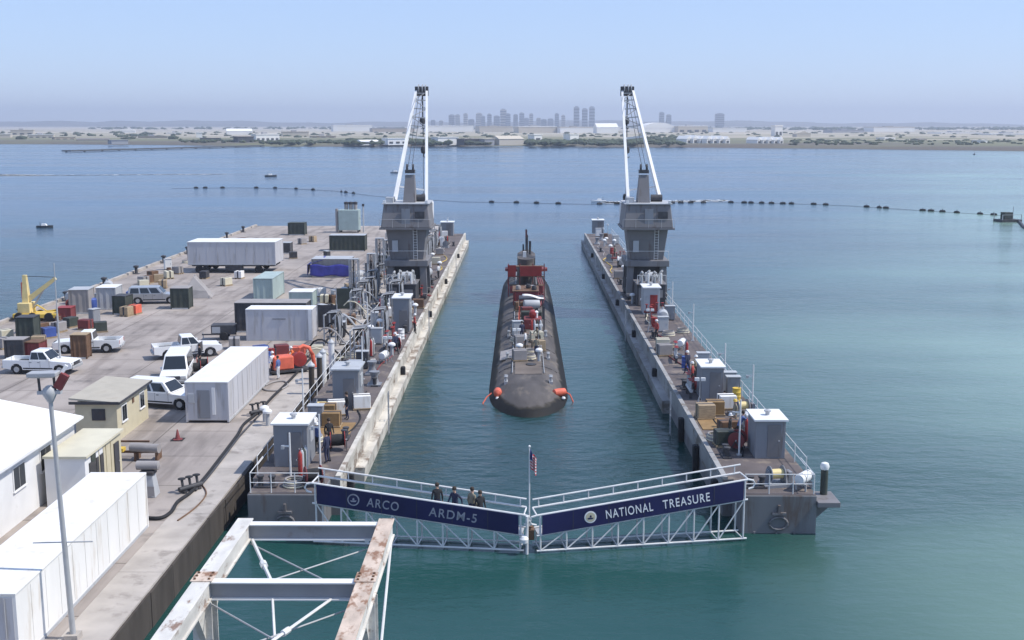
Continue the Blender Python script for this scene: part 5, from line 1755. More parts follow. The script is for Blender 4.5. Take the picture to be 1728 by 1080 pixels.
# raking ties on the open side, down to a low strut
rod((xr + .15, y_far - .3, ZF - .4), (xr + .15, y_near + .2, 5.0), .035)
rod((xr + .15, y_near - .1, ZF - .4), (xr + .15, y_far - 1.2, 4.2), .035)
MB().tube((xr + .15, y_near, 4.4), (xr + .15, y_mid, 4.4), .06).build('low_strut', 'peeling', t)
for x in (xl, xr):
    MB().beam((x, y_mid - .2, 3.0), (x, y_near + .2, 3.0), .2, .2).build('low_strut', 'peeling', t)
MB().beam((xl, y_mid, 3.2), (xr, y_mid, 3.2), .2, .2).build('low_strut', 'peeling', t)

# ------------------------------------------------------------------ clutter kinds
def k_bollard():
    t = thing('bollard', '', 'bollard')
    MB().box(-.55, .55, -.25, .25, 0, .1).build('base', 'dark_steel', t)
    for x in (-.3, .3):
        MB().lathe([(.14, .1), (.14, .5), (.2, .54), (.2, .62), (.05, .66)], (x, 0, 0), 12).build('post', 'dark_steel', t, smooth=True)
    return t
def k_capstan():
    t = thing('capstan', '', 'capstan')
    MB().box(-.5, .5, -.5, .5, 0, .12).build('base', 'deckhouse_grey', t)
    MB().lathe([(.42, .12), (.36, .2), (.24, .5), (.26, .75), (.38, .95), (.38, 1.02), (.1, 1.06)], n=16).build('drum', 'deckhouse_grey', t, smooth=True)
    return t
def k_vent():
    t = thing('deck_vent', '', 'vent')
    MB().tube((0, 0, 0), (0, 0, .85), .13, n=10).build('trunk', 'pale_grey', t, smooth=True)
    MB().lathe([(.15, .8), (.3, .82), (.3, .95), (.2, 1.05), (.04, 1.1)], n=12).build('cap', 'white_paint', t, smooth=True)
    return t
def k_cabinet(m_):
    t = thing('power_cabinet', '', 'cabinet')
    MB().box(-.45, .45, -.3, .3, .08, 1.35).build('case', m_, t, bevel=.02)
    MB().box(-.4, .4, -.325, -.303, .15, 1.28).build('door', m_, t)
    MB().box(.26, .32, -.35, -.327, .7, .85).build('handle', 'galv', t)
    MB().box(-.5, .5, -.36, .36, 1.352, 1.4).build('rain_hood', 'pale_grey', t)
    MB().box(-.4, .4, -.25, .25, 0, .08).build('plinth', 'dark_steel', t)
    return t
def k_reel(m_='red'):
    t = thing('hose_reel', '', 'hose reel')
    for x in (-.4, .4):
        MB().lathe([(.08, -.02), (.48, -.02), (.48, .02), (.08, .02)], (x, 0, .62), 16, 'x').build('flange', m_, t, smooth=True)
        MB().beam((x * 1.25, -.35, 0), (x * 1.25, 0, .62), .06).build('stand', 'dark_steel', t)
        MB().beam((x * 1.25, .35, 0), (x * 1.25, 0, .62), .06).build('stand', 'dark_steel', t)
    MB().lathe([(.32, -.37), (.34, 0), (.32, .37)], (0, 0, .62), 14, 'x').build('hose', 'rubber', t, smooth=True)
    MB().tube((-.55, 0, .62), (.55, 0, .62), .035).build('axle', 'galv', t)
    return t
def k_crate(m_):
    t = thing('pallet_crate', '', 'crate')
    for y in (-.42, 0, .42):
        MB().box(-.6, .6, y - .06, y + .06, 0, .1).build('runner', 'wood', t)
    MB().box(-.6, .6, -.5, .5, .102, .13).build('pallet_deck', 'wood', t)
    MB().box(-.55, .55, -.45, .45, .132, .95).build('load', m_, t, bevel=.03)
    MB().box(-.57, .57, -.08, .08, .135, .965).build('strap', 'dark_steel', t)
    return t
def k_drum(m_):
    t = thing('oil_drum', '', 'drum')
    MB().lathe([(.28, 0), (.29, .02), (.28, .04), (.28, .28), (.295, .3), (.28, .32), (.28, .56), (.295, .58), (.28, .6), (.28, .86), (.29, .88), (.25, .87)], n=16).build('shell', m_, t, smooth=True)
    MB().lathe([(.04, .87), (.04, .9)], (.15, 0, 0), 8).build('bung', 'dark_steel', t)
    return t
def k_bottles():
    t = thing('gas_bottle_rack', '', 'gas bottles')
    MB().box(-.6, .6, -.25, .25, 0, .06).build('tray', 'dark_steel', t)
    for k in range(4):
        MB().lathe([(.11, .06), (.115, .1), (.115, 1.2), (.06, 1.35), (.03, 1.37), (.03, 1.45)], (-.42 + .28 * k, 0, 0), 10).build('bottle', ('red', 'pale_grey', 'dark_green', 'pale_grey')[k], t, smooth=True)
    MB().box(-.6, .6, .13, .16, .9, .96).build('restraint', 'galv', t)
    return t
def k_rack():
    """hose and pipe rack"""
    t = thing('hose_rack', '', 'hose rack')
    for x in (-1.0, 1.0):
        for y in (-.5, .5):
            MB().box(x - .05, x + .05, y - .05, y + .05, 0, 2.7).build('upright', 'galv', t)
    for z in (1.0, 2.6):
        for y in (-.5, .5):
            MB().box(-.95, .95, y - .04, y + .04, z - .05, z + .05).build('shelf_bar', 'galv', t)
    rr = random.Random(5)
    for k in range(7):
        x = -.85 + k * .28
        y = -.62 - .05 * (k % 2)
        MB().path([(x, .3, 2.75), (x, y + .1, 2.85), (x, y, 2.5), (x + rr.uniform(-.1, .1), y - .05, 1.4), (x + rr.uniform(-.1, .1), y + .02, .5), (x + .1, y - .15, .08), (x + .3, y - .5, .07)], .06, 6).build('hose', ('rubber', 'pale_grey', 'tarp_grey', 'galv')[k % 4], t, smooth=True)
    for k in range(3):
        MB().lathe([(.24, -.06), (.34, 0), (.24, .06)], (-.6 + .6 * k, .1, 1.33), 12, 'y').build('coil', ('rubber', 'brown', 'tarp_grey')[k], t, smooth=True)
    return t
def k_winch():
    t = thing('mooring_winch', '', 'winch')
    MB().box(-.8, .8, -.5, .5, 0, .15).build('bed', 'deckhouse_grey', t)
    for x in (-.45, .45):
        MB().prism([(-.4, .15), (.4, .15), (.15, .85), (-.15, .85)], x - .05, x + .05, 'x').build('cheek', 'deckhouse_grey', t)
        MB().lathe([(.1, -.02), (.42, -.02), (.42, .02), (.1, .02)], (x * .8, 0, .62), 16, 'x').build('flange', 'deckhouse_grey', t)
    MB().lathe([(.25, -.33), (.25, .33)], (0, 0, .62), 14, 'x').build('drum', 'pale_yellow', t, smooth=True)
    MB().box(.55, .8, -.25, .25, .15, .75).build('motor', 'deckhouse_grey', t, bevel=.04)
    return t
def k_flood():
    t = thing('floodlight_stand', '', 'floodlight')
    for a in range(3):
        an = a * 2.094
        MB().beam((.4 * math.cos(an), .4 * math.sin(an), 0), (0, 0, .9), .035).build('leg', 'galv', t)
    MB().tube((0, 0, .85), (0, 0, 1.9), .025, n=6).build('mast', 'galv', t)
    for x in (-.2, .2):
        MB().cbox((x, 0, 1.98), (.3, .14, .22)).build('lamp', 'white_paint', t, bevel=.02)
    return t
def k_pipework(m_):
    """valve manifold standing on deck"""
    t = thing('valve_manifold', '', 'manifold')
    MB().tube((-1.0, 0, .55), (1.0, 0, .55), .12, n=10).build('header', m_, t, smooth=True)
    for x in (-.75, -.25, .25, .75):
        MB().tube((x, 0, .55), (x, 0, 1.25 + .2 * (x > 0)), .07, n=8).build('riser', m_, t, smooth=True)
        MB().lathe([(.02, 0), (.17, .01), (.17, .04), (.02, .05)], (x, 0, 1.25 + .2 * (x > 0)), 12).build('hand_wheel', 'red', t, smooth=True)
    for x in (-.8, .8):
        MB().box(x - .06, x + .06, -.1, .1, 0, .5).build('foot', 'dark_steel', t)
    MB().path([(.95, 0, .55), (1.25, 0, .5), (1.35, -.3, .3), (1.4, -.9, .12)], .1, 8).build('outlet', m_, t, smooth=True)
    return t
def k_tank():
    t = thing('welded_tank', '', 'tank')
    MB().lathe([(.1, -.9), (.45, -.8), (.52, -.6), (.52, .6), (.45, .8), (.1, .9)], (0, 0, .75), 16, 'x').build('shell', 'pale_grey', t, smooth=True)
    for x in (-.5, .5):
        MB().box(x - .08, x + .08, -.4, .4, 0, .45).build('saddle', 'dark_steel', t)
    MB().tube((.2, 0, 1.2), (.2, 0, 1.5), .08).build('manhole', 'galv', t)
    return t
def k_coil():
    t = thing('rope_coil', '', 'rope coil')
    for k in range(4):
        pts = [((.55 - .03 * k) * math.cos(a), (.55 - .03 * k) * math.sin(a), .06 + .1 * k) for a in [math.pi * 2 * i / 18 for i in range(19)]]
        MB().path(pts, .055, 6).build('turn', 'tarp_grey' if k % 2 else 'cream', t, smooth=True)
    return t
def k_raft():
    t = thing('liferaft_canister', '', 'liferaft')
    MB().lathe([(.05, -.62), (.25, -.6), (.29, -.5), (.29, .5), (.25, .6), (.05, .62)], (0, 0, .62), 16, 'x').build('canister', 'white_paint', t, smooth=True)
    for x in (-.35, .35):
        MB().box(x - .04, x + .04, -.3, .3, .28, .36).box(x - .04, x + .04, -.3, -.22, 0, .3).box(x - .04, x + .04, .22, .3, 0, .3).build('cradle', 'galv', t)
        MB().lathe([(.295, -.025), (.295, .025)], (x, 0, .62), 16, 'x').build('strap', 'dark_steel', t)
    return t
K = {n: Kind(f) for n, f in dict(bollard=k_bollard, capstan=k_capstan, vent=k_vent, cabinet=k_cabinet, reel=k_reel, crate=k_crate, drum=k_drum,
     bottles=k_bottles, rack=k_rack, winch=k_winch, flood=k_flood, manifold=k_pipework, tank=k_tank, coil=k_coil, raft=k_raft).items()}
TXT = dict(bollard='dark steel twin bollard', capstan='grey steel capstan', vent='white capped mushroom vent', cabinet='{} power cabinet', reel='{} hose reel on stands',
           crate='pallet with {} strapped load', drum='{} oil drum', bottles='rack of red, grey and green gas bottles', rack='galvanised rack hung with dark and pale hoses',
           winch='grey mooring winch with yellow drum', flood='tripod stand with two white floodlights', manifold='{} valve manifold with red hand wheels', tank='pale grey horizontal tank',
           coil='coil of pale mooring rope', raft='white liferaft canister in its cradle')
CN = dict(pale_grey='pale grey', deckhouse_grey='blue grey', red='red', dull_red='dull red', blue='blue', brown='brown', wood='timber', tarp_grey='grey sheeted', dark_green='dark green',
          white_paint='white', yellow='yellow', orange='orange', cream='cream', dark_steel='black', ochre_deck='ochre', teal='teal', galv='galvanised', white_sheet='white sheeted')
OCC = []
def put(kind, loc, where, rz=0.0, key=None, group=None):
    lb = TXT[kind].format(CN.get(key, '')) + ' ' + where
    return K[kind].at(loc, rz, lb, group or (CN.get(key, '') + ' ' + kind + ' ' + where).strip(), key)
def wing(kind, px, py, rz=0.0, key=None, where=None):
    q = P(px, py, DK)
    s = 1 if q.x > 0 else -1
    ax_ = min(max(abs(q.x), WI + .9), WO - .7)
    return put(kind, (s * ax_, q.y, DK), where or ('on the open-water wing deck' if s > 0 else 'on the pier-side wing deck'), rz, key)
# hand placed wing gear
W1 = [ # open-water wing
    ('winch', 1252, 700, .2, None), ('bollard', 1222, 770, 1.57, None), ('bollard', 1150, 655, 1.57, None), ('bollard', 1095, 570, 1.57, None), ('bollard', 1045, 480, 1.57, None), ('bollard', 1012, 425, 1.57, None),
    ('coil', 1135, 585, 0, None), ('coil', 1128, 566, 0, None), ('raft', 1150, 590, 1.2, None), ('raft', 1262, 720, 1.4, None),
    ('crate', 1226, 690, .1, 'white_sheet'), ('crate', 1206, 700, 0, 'ochre_deck'), ('crate', 1190, 706, .1, 'wood'), ('reel', 1180, 660, .3, 'red'),
    ('bottles', 1258, 742, 1.5, None), ('cabinet', 1256, 668, 0, 'deckhouse_grey'), ('cabinet', 1230, 660, 0, 'pale_grey'), ('cabinet', 1130, 540, 0, 'deckhouse_grey'),
    ('manifold', 1140, 610, 1.5, 'pale_grey'), ('manifold', 1098, 545, 1.5, 'dull_red'), ('manifold', 1075, 505, 1.57, 'pale_grey'), ('tank', 1118, 545, 1.5, None),
    ('tank', 1065, 472, 1.5, None), ('tank', 1048, 450, 1.5, None), ('vent', 1052, 462, 0, None), ('vent', 1085, 520, 0, None), ('vent', 1030, 425, 0, None), ('vent', 1023, 412, 0, None), ('vent', 1060, 512, 0, None),
    ('drum', 1110, 555, 0, 'red'), ('drum', 1104, 552, 0, 'red'), ('drum', 1200, 640, 0, 'blue'), ('drum', 1244, 676, 0, 'yellow'),
    ('crate', 1118, 590, 0, 'cream'), ('crate', 1108, 600, .2, 'tarp_grey'), ('crate', 1228, 735, .2, 'brown'), ('crate', 1222, 752, .1, 'dark_green'), ('winch', 1028, 442, 1.5, None), ('capstan', 1015, 405, 0, None), ('capstan', 1008, 412, 0, None),
    ('crate', 1044, 470, 0, 'tarp_grey'), ('flood', 1090, 560, 0, None), ('flood', 1180, 690, 0, None), ('flood', 1062, 500, 0, None), ('reel', 1244, 758, 1.2, 'dull_red'), ('bottles', 1158, 604, 1.5, None), ('cabinet', 1186, 625, 0, 'pale_grey'),
    ('manifold', 1162, 668, 1.57, 'pale_grey'), ('coil', 1206, 742, 0, None)]
W2 = [ # pier-side wing
    ('bollard', 596, 740, 1.57, None), ('bollard', 640, 650, 1.57, None), ('bollard', 690, 560, 1.57, None), ('bollard', 735, 480, 1.57, None), ('bollard', 770, 415, 1.57, None),
    ('capstan', 632, 650, 0, None), ('capstan', 628, 632, 0, None), ('winch', 545, 700, .1, None), ('crate', 560, 720, 0, 'ochre_deck'), ('crate', 552, 706, 0, 'ochre_deck'), ('crate', 568, 700, .2, 'white_sheet'),
    ('coil', 530, 745, 0, None), ('raft', 525, 730, 1.4, None), ('bottles', 512, 800, 1.4, None), ('cabinet', 534, 720, 0, 'deckhouse_grey'), ('cabinet', 600, 640, 0, 'dark_steel'), ('cabinet', 612, 622, 0, 'dark_steel'),
    ('cabinet', 590, 650, 0, 'pale_grey'), ('rack', 606, 612, 1.57, None), ('rack', 640, 575, 1.57, None), ('rack', 655, 545, 1.57, None), ('rack', 668, 520, 1.57, None), ('manifold', 652, 590, 1.5, 'pale_grey'), ('manifold', 664, 575, 1.57, 'dull_red'), ('manifold', 684, 552, 1.57, 'dull_red'),
    ('manifold', 712, 505, 1.57, 'dull_red'), ('manifold', 716, 490, 1.57, 'dull_red'), ('tank', 722, 470, 1.5, None), ('reel', 672, 592, .4, 'red'), ('drum', 690, 582, 0, 'white_paint'), ('drum', 695, 572, 0, 'white_paint'),
    ('vent', 680, 600, 0, None), ('vent', 720, 530, 0, None), ('vent', 742, 455, 0, None), ('vent', 730, 440, 0, None), ('crate', 742, 430, 0, 'tarp_grey'), ('crate', 736, 446, 0, 'cream'), ('flood', 664, 612, 0, None), ('flood', 700, 545, 0, None), ('flood', 745, 425, 0, None),
    ('winch', 752, 418, 1.5, None), ('tank', 735, 415, 1.5, None), ('crate', 620, 690, .2, 'white_sheet'), ('bottles', 628, 600, 1.5, None), ('reel', 570, 760, .2, 'red'), ('raft', 648, 612, 1.4, None), ('coil', 720, 545, 0, None), ('crate', 706, 520, 0, 'brown'), ('cabinet', 700, 500, 0, 'pale_grey'), ('cabinet', 722, 452, 0, 'white_paint')]
for k_, px, py, rz, key in W1: wing(k_, px, py, rz, key, 'on the open-water wing deck')
for k_, px, py, rz, key in W2: wing(k_, px, py, rz, key, 'on the pier-side wing deck')
# end platforms
put('bollard', (11.5, -1.4, DK), 'on the open-water end platform', 0)
put('winch', (12.6, -1.0, DK), 'on the open-water end platform', .2)
put('raft', (13.9, -1.6, DK), 'on the open-water end platform', .9)
put('bollard', (-13.6, -1.5, DK), 'on the pier-side end platform', 0)
put('coil', (-12.2, -1.3, DK), 'on the pier-side end platform', 0)
put('reel', (-11.2, -1.4, DK), 'on the pier-side end platform', .4, 'dull_red')
t = thing('beacon', 'dark post topped by a white ball beacon at the platform corner', 'beacon', (14.95, -1.5, 1.72))
MB().tube((0, 0, 0), (0, 0, 1.25), .19, n=10).build('post', 'dark_green', t, smooth=True)
MB().lathe([(.05, 1.25), (.2, 1.32), (.24, 1.48), (.18, 1.64), (.03, 1.7)], n=12).build('ball', 'white_paint', t, smooth=True)
o = tag(MB().box(-1.0, 1.0, -1.7, 1.7, 0, .05).build('deck_mat', 'ochre_deck'), 'ochre mat spread on the pier-side wing deck', 'mat')
q = P(566, 726, DK); o.location = (q.x, q.y, DK)
o = tag(MB().box(-.9, .9, -1.4, 1.4, 0, .05).build('deck_mat', 'ochre_deck'), 'ochre mat spread on the open-water wing deck', 'mat')
q = P(1205, 716, DK); o.location = (q.x, q.y, DK)

rh = random.Random(31)
for s_ in (-1, 1):
    for k in range(6):
        y0 = 6 + k * 20 + rh.uniform(-3, 3); x = rh.uniform(11.0, 11.9)
        pts = []
        for i in range(8):
            pts.append(Vector((s_ * (x + .35 * math.sin(i * 1.3 + k) + rh.uniform(-.15, .15)), y0 + i * 2.4, DK + .05)))
        m_ = ('rubber', 'dull_red', 'cream', 'rubber', 'yellow', 'tarp_grey')[k]
        tag(MB().path(smooth_path(pts, 4), .05, 6).build('deck_hose', m_, smooth=True),
            {'rubber': 'black', 'dull_red': 'dull red', 'cream': 'cream', 'yellow': 'yellow', 'tarp_grey': 'grey'}[m_] + ' hose snaking along the ' + ('pier-side' if s_ < 0 else 'open-water') + ' wing deck', 'hose', 'hoses along the wing decks')
# random small gear filling both wings (the decks are densely cluttered)
rc = random.Random(21)
def clutter(n_, s, y0, y1, xa, xb):
    for _ in range(n_):
        y = rc.uniform(y0, y1); x = s * rc.uniform(xa, xb)
        if any(abs(x - a_) < .95 and abs(y - b_) < 1.1 for a_, b_ in OCC): continue
        if 57.5 < y < 69.8: continue
        OCC.append((x, y))
        k_ = rc.choice(['vent', 'cabinet', 'crate', 'drum', 'bottles', 'manifold', 'coil', 'cabinet', 'flood', 'reel', 'crate'])
        key = {'cabinet': rc.choice(['pale_grey', 'deckhouse_grey', 'white_paint']), 'crate': rc.choice(['tarp_grey', 'wood', 'cream', 'white_sheet', 'brown']), 'drum': rc.choice(['blue', 'red', 'dark_green']),
               'manifold': rc.choice(['pale_grey', 'dull_red']), 'reel': rc.choice(['red', 'dull_red'])}.get(k_)
        put(k_, (x, y, DK), 'on the open-water wing deck' if s > 0 else 'on the pier-side wing deck', rc.uniform(-.3, .3) + (1.57 if rc.random() < .5 else 0), key)
for o in list(COL.objects):
    if o.parent is None and o.type == 'EMPTY' and abs(abs(o.location.x) - 12.3) < 2.4 and 0 < o.location.y < 138 and abs(o.location.z - DK) < .05:
        OCC.append((o.location.x, o.location.y))
for o in list(dock.children):
    if o.name.startswith('deckhouse'):
        for dx in (-.8, 0, .8):
            for dy in (0, 1, 2): OCC.append((o.location.x + dx, o.location.y + dy))
clutter(46, 1, 4, 134, 11.9, 14.0)
clutter(60, -1, 8, 134, 11.9, 14.1)

# ------------------------------------------------------------------ gear on the pier
def pput(k_, px, py, where, rz=0.0, key=None):
    q = pier_pt(px, py); put(k_, q, where, rz, key)
# dense hose racks and cabinets along the pier edge by the dock
EDGE = 'along the pier edge beside the dock'
ye = 40.0
while ye < 140:
    k_ = rc.choice(['rack', 'rack', 'rack', 'cabinet', 'manifold', 'tank', 'crate', 'bottles'])
    key = {'cabinet': rc.choice(['pale_grey', 'white_paint', 'dark_steel']), 'manifold': rc.choice(['pale_grey', 'galv']), 'crate': rc.choice(['tarp_grey', 'dark_green', 'brown'])}.get(k_)
    put(k_, (-16.6 - rc.uniform(0, .5), ye, HP + .012), EDGE, 1.57 + rc.uniform(-.1, .1), key)
    if rc.random() < .9 and not any(a_ - 2.2 < -19.9 < b_ + 2.2 and c_ - 3.0 < ye < d_ + 1.6 for a_, b_, c_, d_ in RECTS):
        k_ = rc.choice(['rack', 'crate', 'cabinet', 'tank', 'crate'])
        key = {'cabinet': rc.choice(['pale_grey', 'teal', 'dark_steel']), 'crate': rc.choice(['tarp_grey', 'wood', 'white_sheet', 'dark_green', 'brown'])}.get(k_)
        put(k_, (-19.3 - rc.uniform(0, 1.2), ye + rc.uniform(-.6, .6), HP), 'behind the hose racks on the pier', rc.uniform(0, 3), key)
    ye += rc.uniform(2.7, 3.6)
# slung hoses from pier to dock deck
for k in range(30):
    y = 30 + k * 3.5 + rc.uniform(-.8, .8)
    if 61 < y < 71: continue
    sag = rc.uniform(.4, 1.0)
    p0, p1 = Vector((-17.6, y, HP + rc.uniform(.3, 1.6))), Vector((-13.9 - rc.uniform(0, .4), y + rc.uniform(-1.5, 1.5), DK + .08))
    pts = []
    for i in range(11):
        u = i / 10
        p = p0.lerp(p1, u); p.z += .9 * math.sin(math.pi * min(1, u * 1.5)) - sag * math.sin(math.pi * u) * .7 + .25
        if i in (0, 10): p.z -= .2
        pts.append(p)
    m_ = rc.choice(['rubber', 'pale_grey', 'tarp_grey', 'rubber', 'cream'])
    tag(MB().path(pts, rc.choice([.06, .08, .1]), 6).build('service_hose', m_, smooth=True),
        {'rubber': 'black', 'pale_grey': 'pale grey', 'tarp_grey': 'dull grey', 'cream': 'cream'}[m_] + ' service hose slung from pier to dock wing', 'hose', 'service hoses slung from pier to dock')
yq = 36.0
while yq < 128:
    if not (61 < yq < 71) and not any(abs(-13.75 - a_) < 1.0 and abs(yq - b_) < 1.3 for a_, b_ in OCC):
        OCC.append((-13.75, yq))
        put(rc.choice(['rack', 'rack', 'bottles']), (-13.85, yq, DK), 'along the outer edge of the pier-side wing', 1.57 + rc.uniform(-.15, .15))
    yq += 2.7
# dark wind screens between racks
for i, yq in enumerate((46.5, 57.5, 79.3, 87.4, 101.5, 110.3)):
    t = thing('wind_screen', 'dark netting screen on posts among the hose racks at the pier edge', 'screen', (-18.4, yq, HP), 0, 'dark screens among the hose racks')
    for x in (-.9, .9):
        MB().box(x - .04, x + .04, -.04, .04, 0, 2.5).build('post', 'galv', t)
    MB().box(-.86, .86, -.015, .015, .3, 2.4).build('netting', ('dark_steel', 'dark_green')[i % 2], t)
    MB().box(-1.0, -.8, -.4, .4, 0, .05).box(.8, 1.0, -.4, .4, 0, .05).build('foot', 'dark_steel', t)
# tall utility masts in the clutter
def k_mast(k):
    t = thing('utility_tower', '', 'tower')
    h = 5.0 if k == 'a' else 4.0
    for x in (-.45, .45):
        for y in (-.45, .45):
            MB().box(x - .05, x + .05, y - .05, y + .05, 0, h).build('leg', 'galv' if k == 'a' else 'rail_white', t)
    for i in range(4):
        z = h * (i + 1) / 4 - .05
        for s in (-1, 1):
            MB().box(-.4, .4, s * .45 - .03, s * .45 + .03, z - .03, z + .03).box(s * .45 - .03, s * .45 + .03, -.4, .4, z - .03, z + .03).build('tie', 'galv', t)
            MB().beam((-.45, s * .45, z - h / 4 + .05), (.45, s * .45, z), .04).build('brace', 'galv', t)
    for x in (-.2, 0, .2):
        MB().path([(x, -.3, h - .2), (x, -.55, h), (x, -.62, h * .6), (x + .05, -.6, h * .3), (x, -.7, .1)], .06, 6).build('hose', 'tarp_grey' if x else 'rubber', t, smooth=True)
    MB().box(-.5, .5, -.5, .5, h, h + .06).build('platform', 'galv', t)
    return t
KM = Kind(k_mast)
for i, (y, k) in enumerate(((60, 'a'), (74, 'b'), (82, 'a'), (90, 'b'), (97, 'a'), (106, 'b'), (114, 'a'), (123, 'b'))):
    KM.at((-17.9, y + .7, HP), 0, 'galvanised lattice hose tower standing at the pier edge' if k == 'a' else 'shorter white legged lattice hose tower at the pier edge', 'taller hose towers' if k == 'a' else 'shorter hose towers', k)
# orange pump by the office container
q = pier_pt(487, 628)
t = thing('pump_skid', 'orange red pump skid with curved pipes standing on the pier', 'pump', q, .5)
MB().box(-1.5, 1.5, -.7, .7, .15, .3).build('skid', 'dark_steel', t)
MB().box(-1.3, .3, -.55, .55, .3, 1.35).build('engine_cover', 'orange', t, bevel=.12)
MB().lathe([(.1, -.35), (.55, -.3), (.6, 0), (.55, .3), (.1, .35)], (.85, 0, .95), 16, 'y').build('volute', 'red', t, smooth=True)
MB().path([(.85, 0, 1.5), (.9, 0, 1.8), (1.2, 0, 1.95), (1.7, 0, 1.75), (1.95, 0, 1.2), (2.1, 0, .2)], .16, 10).build('discharge_pipe', 'orange', t, smooth=True)
for x in (-1.2, 1.2):
    for y in (-.5, .5):
        MB().box(x - .06, x + .06, y - .06, y + .06, 0, .15).build('foot', 'dark_steel', t)
MB().tube((-.9, .2, 1.35), (-.9, .2, 1.9), .06).build('exhaust', 'dark_steel', t)
q = pier_pt(505, 604)
for i, (dx, dy, key) in enumerate(((0, 0, 'orange'), (1.3, .6, 'cream'), (-1.6, .8, 'dull_red'), (-3.2, .4, 'blue'), (2.2, -.6, 'tarp_grey'))):
    if q.x + dx < PX1 - .8:
        put('crate', (q.x + dx, q.y + dy, HP), 'in front of the white container', .2 * i, key)
pput('drum', 452, 612, 'beside the office container', 0, 'blue'); pput('drum', 458, 606, 'beside the office container', 0, 'red')
# generator trailer and grey tent, water tank
q = pier_pt(378, 572)
t = thing('generator_trailer', 'black towable generator beside the dark steel container', 'generator', q, .1)
MB().box(-1.0, 1.1, -.65, .65, .5, 1.35).build('canopy', 'dark_steel', t, bevel=.06)
MB().box(-1.9, 1.1, -.06, .06, .38, .48).build('drawbar', 'dark_steel', t)
for y in (-.72, .72):
    MB().lathe([(.12, -.1), (.36, -.09), (.38, 0), (.36, .09), (.12, .1)], (.1, y, .38), 14, 'y').build('wheel', 'rubber', t, smooth=True)
MB().tube((-1.8, 0, 0), (-1.8, 0, .6), .05).build('jockey_leg', 'galv', t)
MB().box(-.9, -.2, -.67, -.653, .65, 1.2).build('panel', 'pale_grey', t)
q = pier_pt(336, 501)
t = thing('tarp_tent', 'grey tarpaulin tent pitched over stores on the pier', 'tent', q, .1)
vs = [(-1.35, -1.2, 0), (1.45, -1.2, 0), (1.45, 1.4, 0), (-1.35, 1.4, 0), (-.5, -.1, 2.3), (-.3, .5, 2.35), (-1.25, -1.0, 1.0), (1.0, -.9, .75)]
MB().add(vs, [(0, 1, 7, 6), (6, 7, 4), (1, 2, 5, 4, 7), (2, 3, 5), (3, 0, 6, 4, 5)]).build('cover', 'tarp_grey', t, bevel=.04)
MB().tube((-.4, .2, 0), (-.4, .2, 2.45), .04).build('tent_pole', 'galv', t)
for dx, dy in ((-1.5, -1.4), (1.6, -1.4)):
    MB().beam((dx, dy, 0), (dx * .8, dy * .8, .3), .03).build('stake', 'dark_steel', t)
# red work light stand, rusty pump by annex, tripod stand, dark machine
q = pier_pt(300, 742)
t = thing('traffic_cone_stand', 'reddish brown cone marker on the clear concrete', 'cone', q)
MB().lathe([(.3, 0), (.3, .05), (.16, .06), (.04, .62), (.02, .64)], n=12).build('cone', 'dull_red', t, smooth=True)
MB().box(-.36, .36, -.36, .36, 0, .03).build('foot', 'rubber', t)
q = pier_pt(240, 776)
t = thing('pipe_skid', 'dark pipe skid with frame beside the annex door', 'pipe skid', q)
MB().tube((-.6, 0, .75), (1.1, -.3, .75), .26, n=12).build('pipe', 'tarp_grey', t, smooth=True)
MB().beam((-1.6, .1, .45), (1.0, .1, .45), .12, .12).build('frame_bar', 'brown', t)
MB().beam((-1.6, .5, .95), (.3, .5, .95), .1, .1).build('frame_bar', 'brown', t)
for x in (-1.5, -.3, .9):
    MB().box(x - .06, x + .06, -.3, .55, 0, .5).build('foot', 'brown', t)
MB().box(-1.45, -1.0, -.2, .3, .5, .7).build('valve_box', 'yellow', t)
q = pier_pt(252, 836)
t = thing('hose_pedestal', 'grey tapered machine pedestal beside the white trailer', 'pedestal', q)
MB().frustum(0, (-.45, .45, -.4, .4), 1.15, (-.3, .3, -.28, .28)).build('stand', 'pale_grey', t, bevel=.03)
MB().box(-.36, .36, -.34, .34, 1.15, 1.35).build('cap', 'dark_steel', t, bevel=.03)
MB().lathe([(.1, -.6), (.24, -.55), (.24, .55), (.1, .6)], (0, 0, 1.6), 12, 'x').build('cylinder', 'tarp_grey', t, smooth=True)
MB().box(-.4, .4, -.43, -.405, .1, .6).build('panel', 'tarp_grey', t)
q = pier_pt(190, 741)
# hoses along the pier edge with valve clusters
def ground_path(pl, r): return [Vector((P(a, b, HP).x, P(a, b, HP).y, HP + r + .013)) for a, b in pl]
H1 = [(246, 877), (272, 877), (290, 866), (300, 850), (322, 834), (345, 810), (372, 775), (402, 735), (412, 718), (436, 698), (460, 672), (490, 643), (515, 616), (540, 590), (566, 558)]
tag(MB().path(smooth_path(ground_path(H1, .09)), .09, 8).build('ground_hose', 'rubber', smooth=True), 'thick black hose lying along the pier edge', 'hose')
H2 = [(330, 830), (352, 806), (380, 770), (407, 735), (440, 700)]
tag(MB().path(smooth_path(ground_path(H2, .06)), .06, 8).build('ground_hose', 'dark_steel', smooth=True), 'thinner dark hose beside the thick edge hose', 'hose')
H3 = [(442, 655), (450, 660), (470, 660), (485, 652), (480, 645), (462, 646), (448, 652)]
tag(MB().path(smooth_path(ground_path(H3, .06)), .06, 8).build('ground_hose', 'tarp_grey', smooth=True), 'looped grey hose on the pier below the pump', 'hose')
H4 = [(246, 1000), (250, 975), (256, 950), (300, 905), (340, 870), (352, 845), (345, 825)]
tag(MB().path(smooth_path(ground_path([(300, 880), (330, 858), (348, 835), (340, 818)], .04)), .04, 6).build('ground_hose', 'brown', smooth=True), 'thin reddish hose crossing the pier edge slab', 'hose')
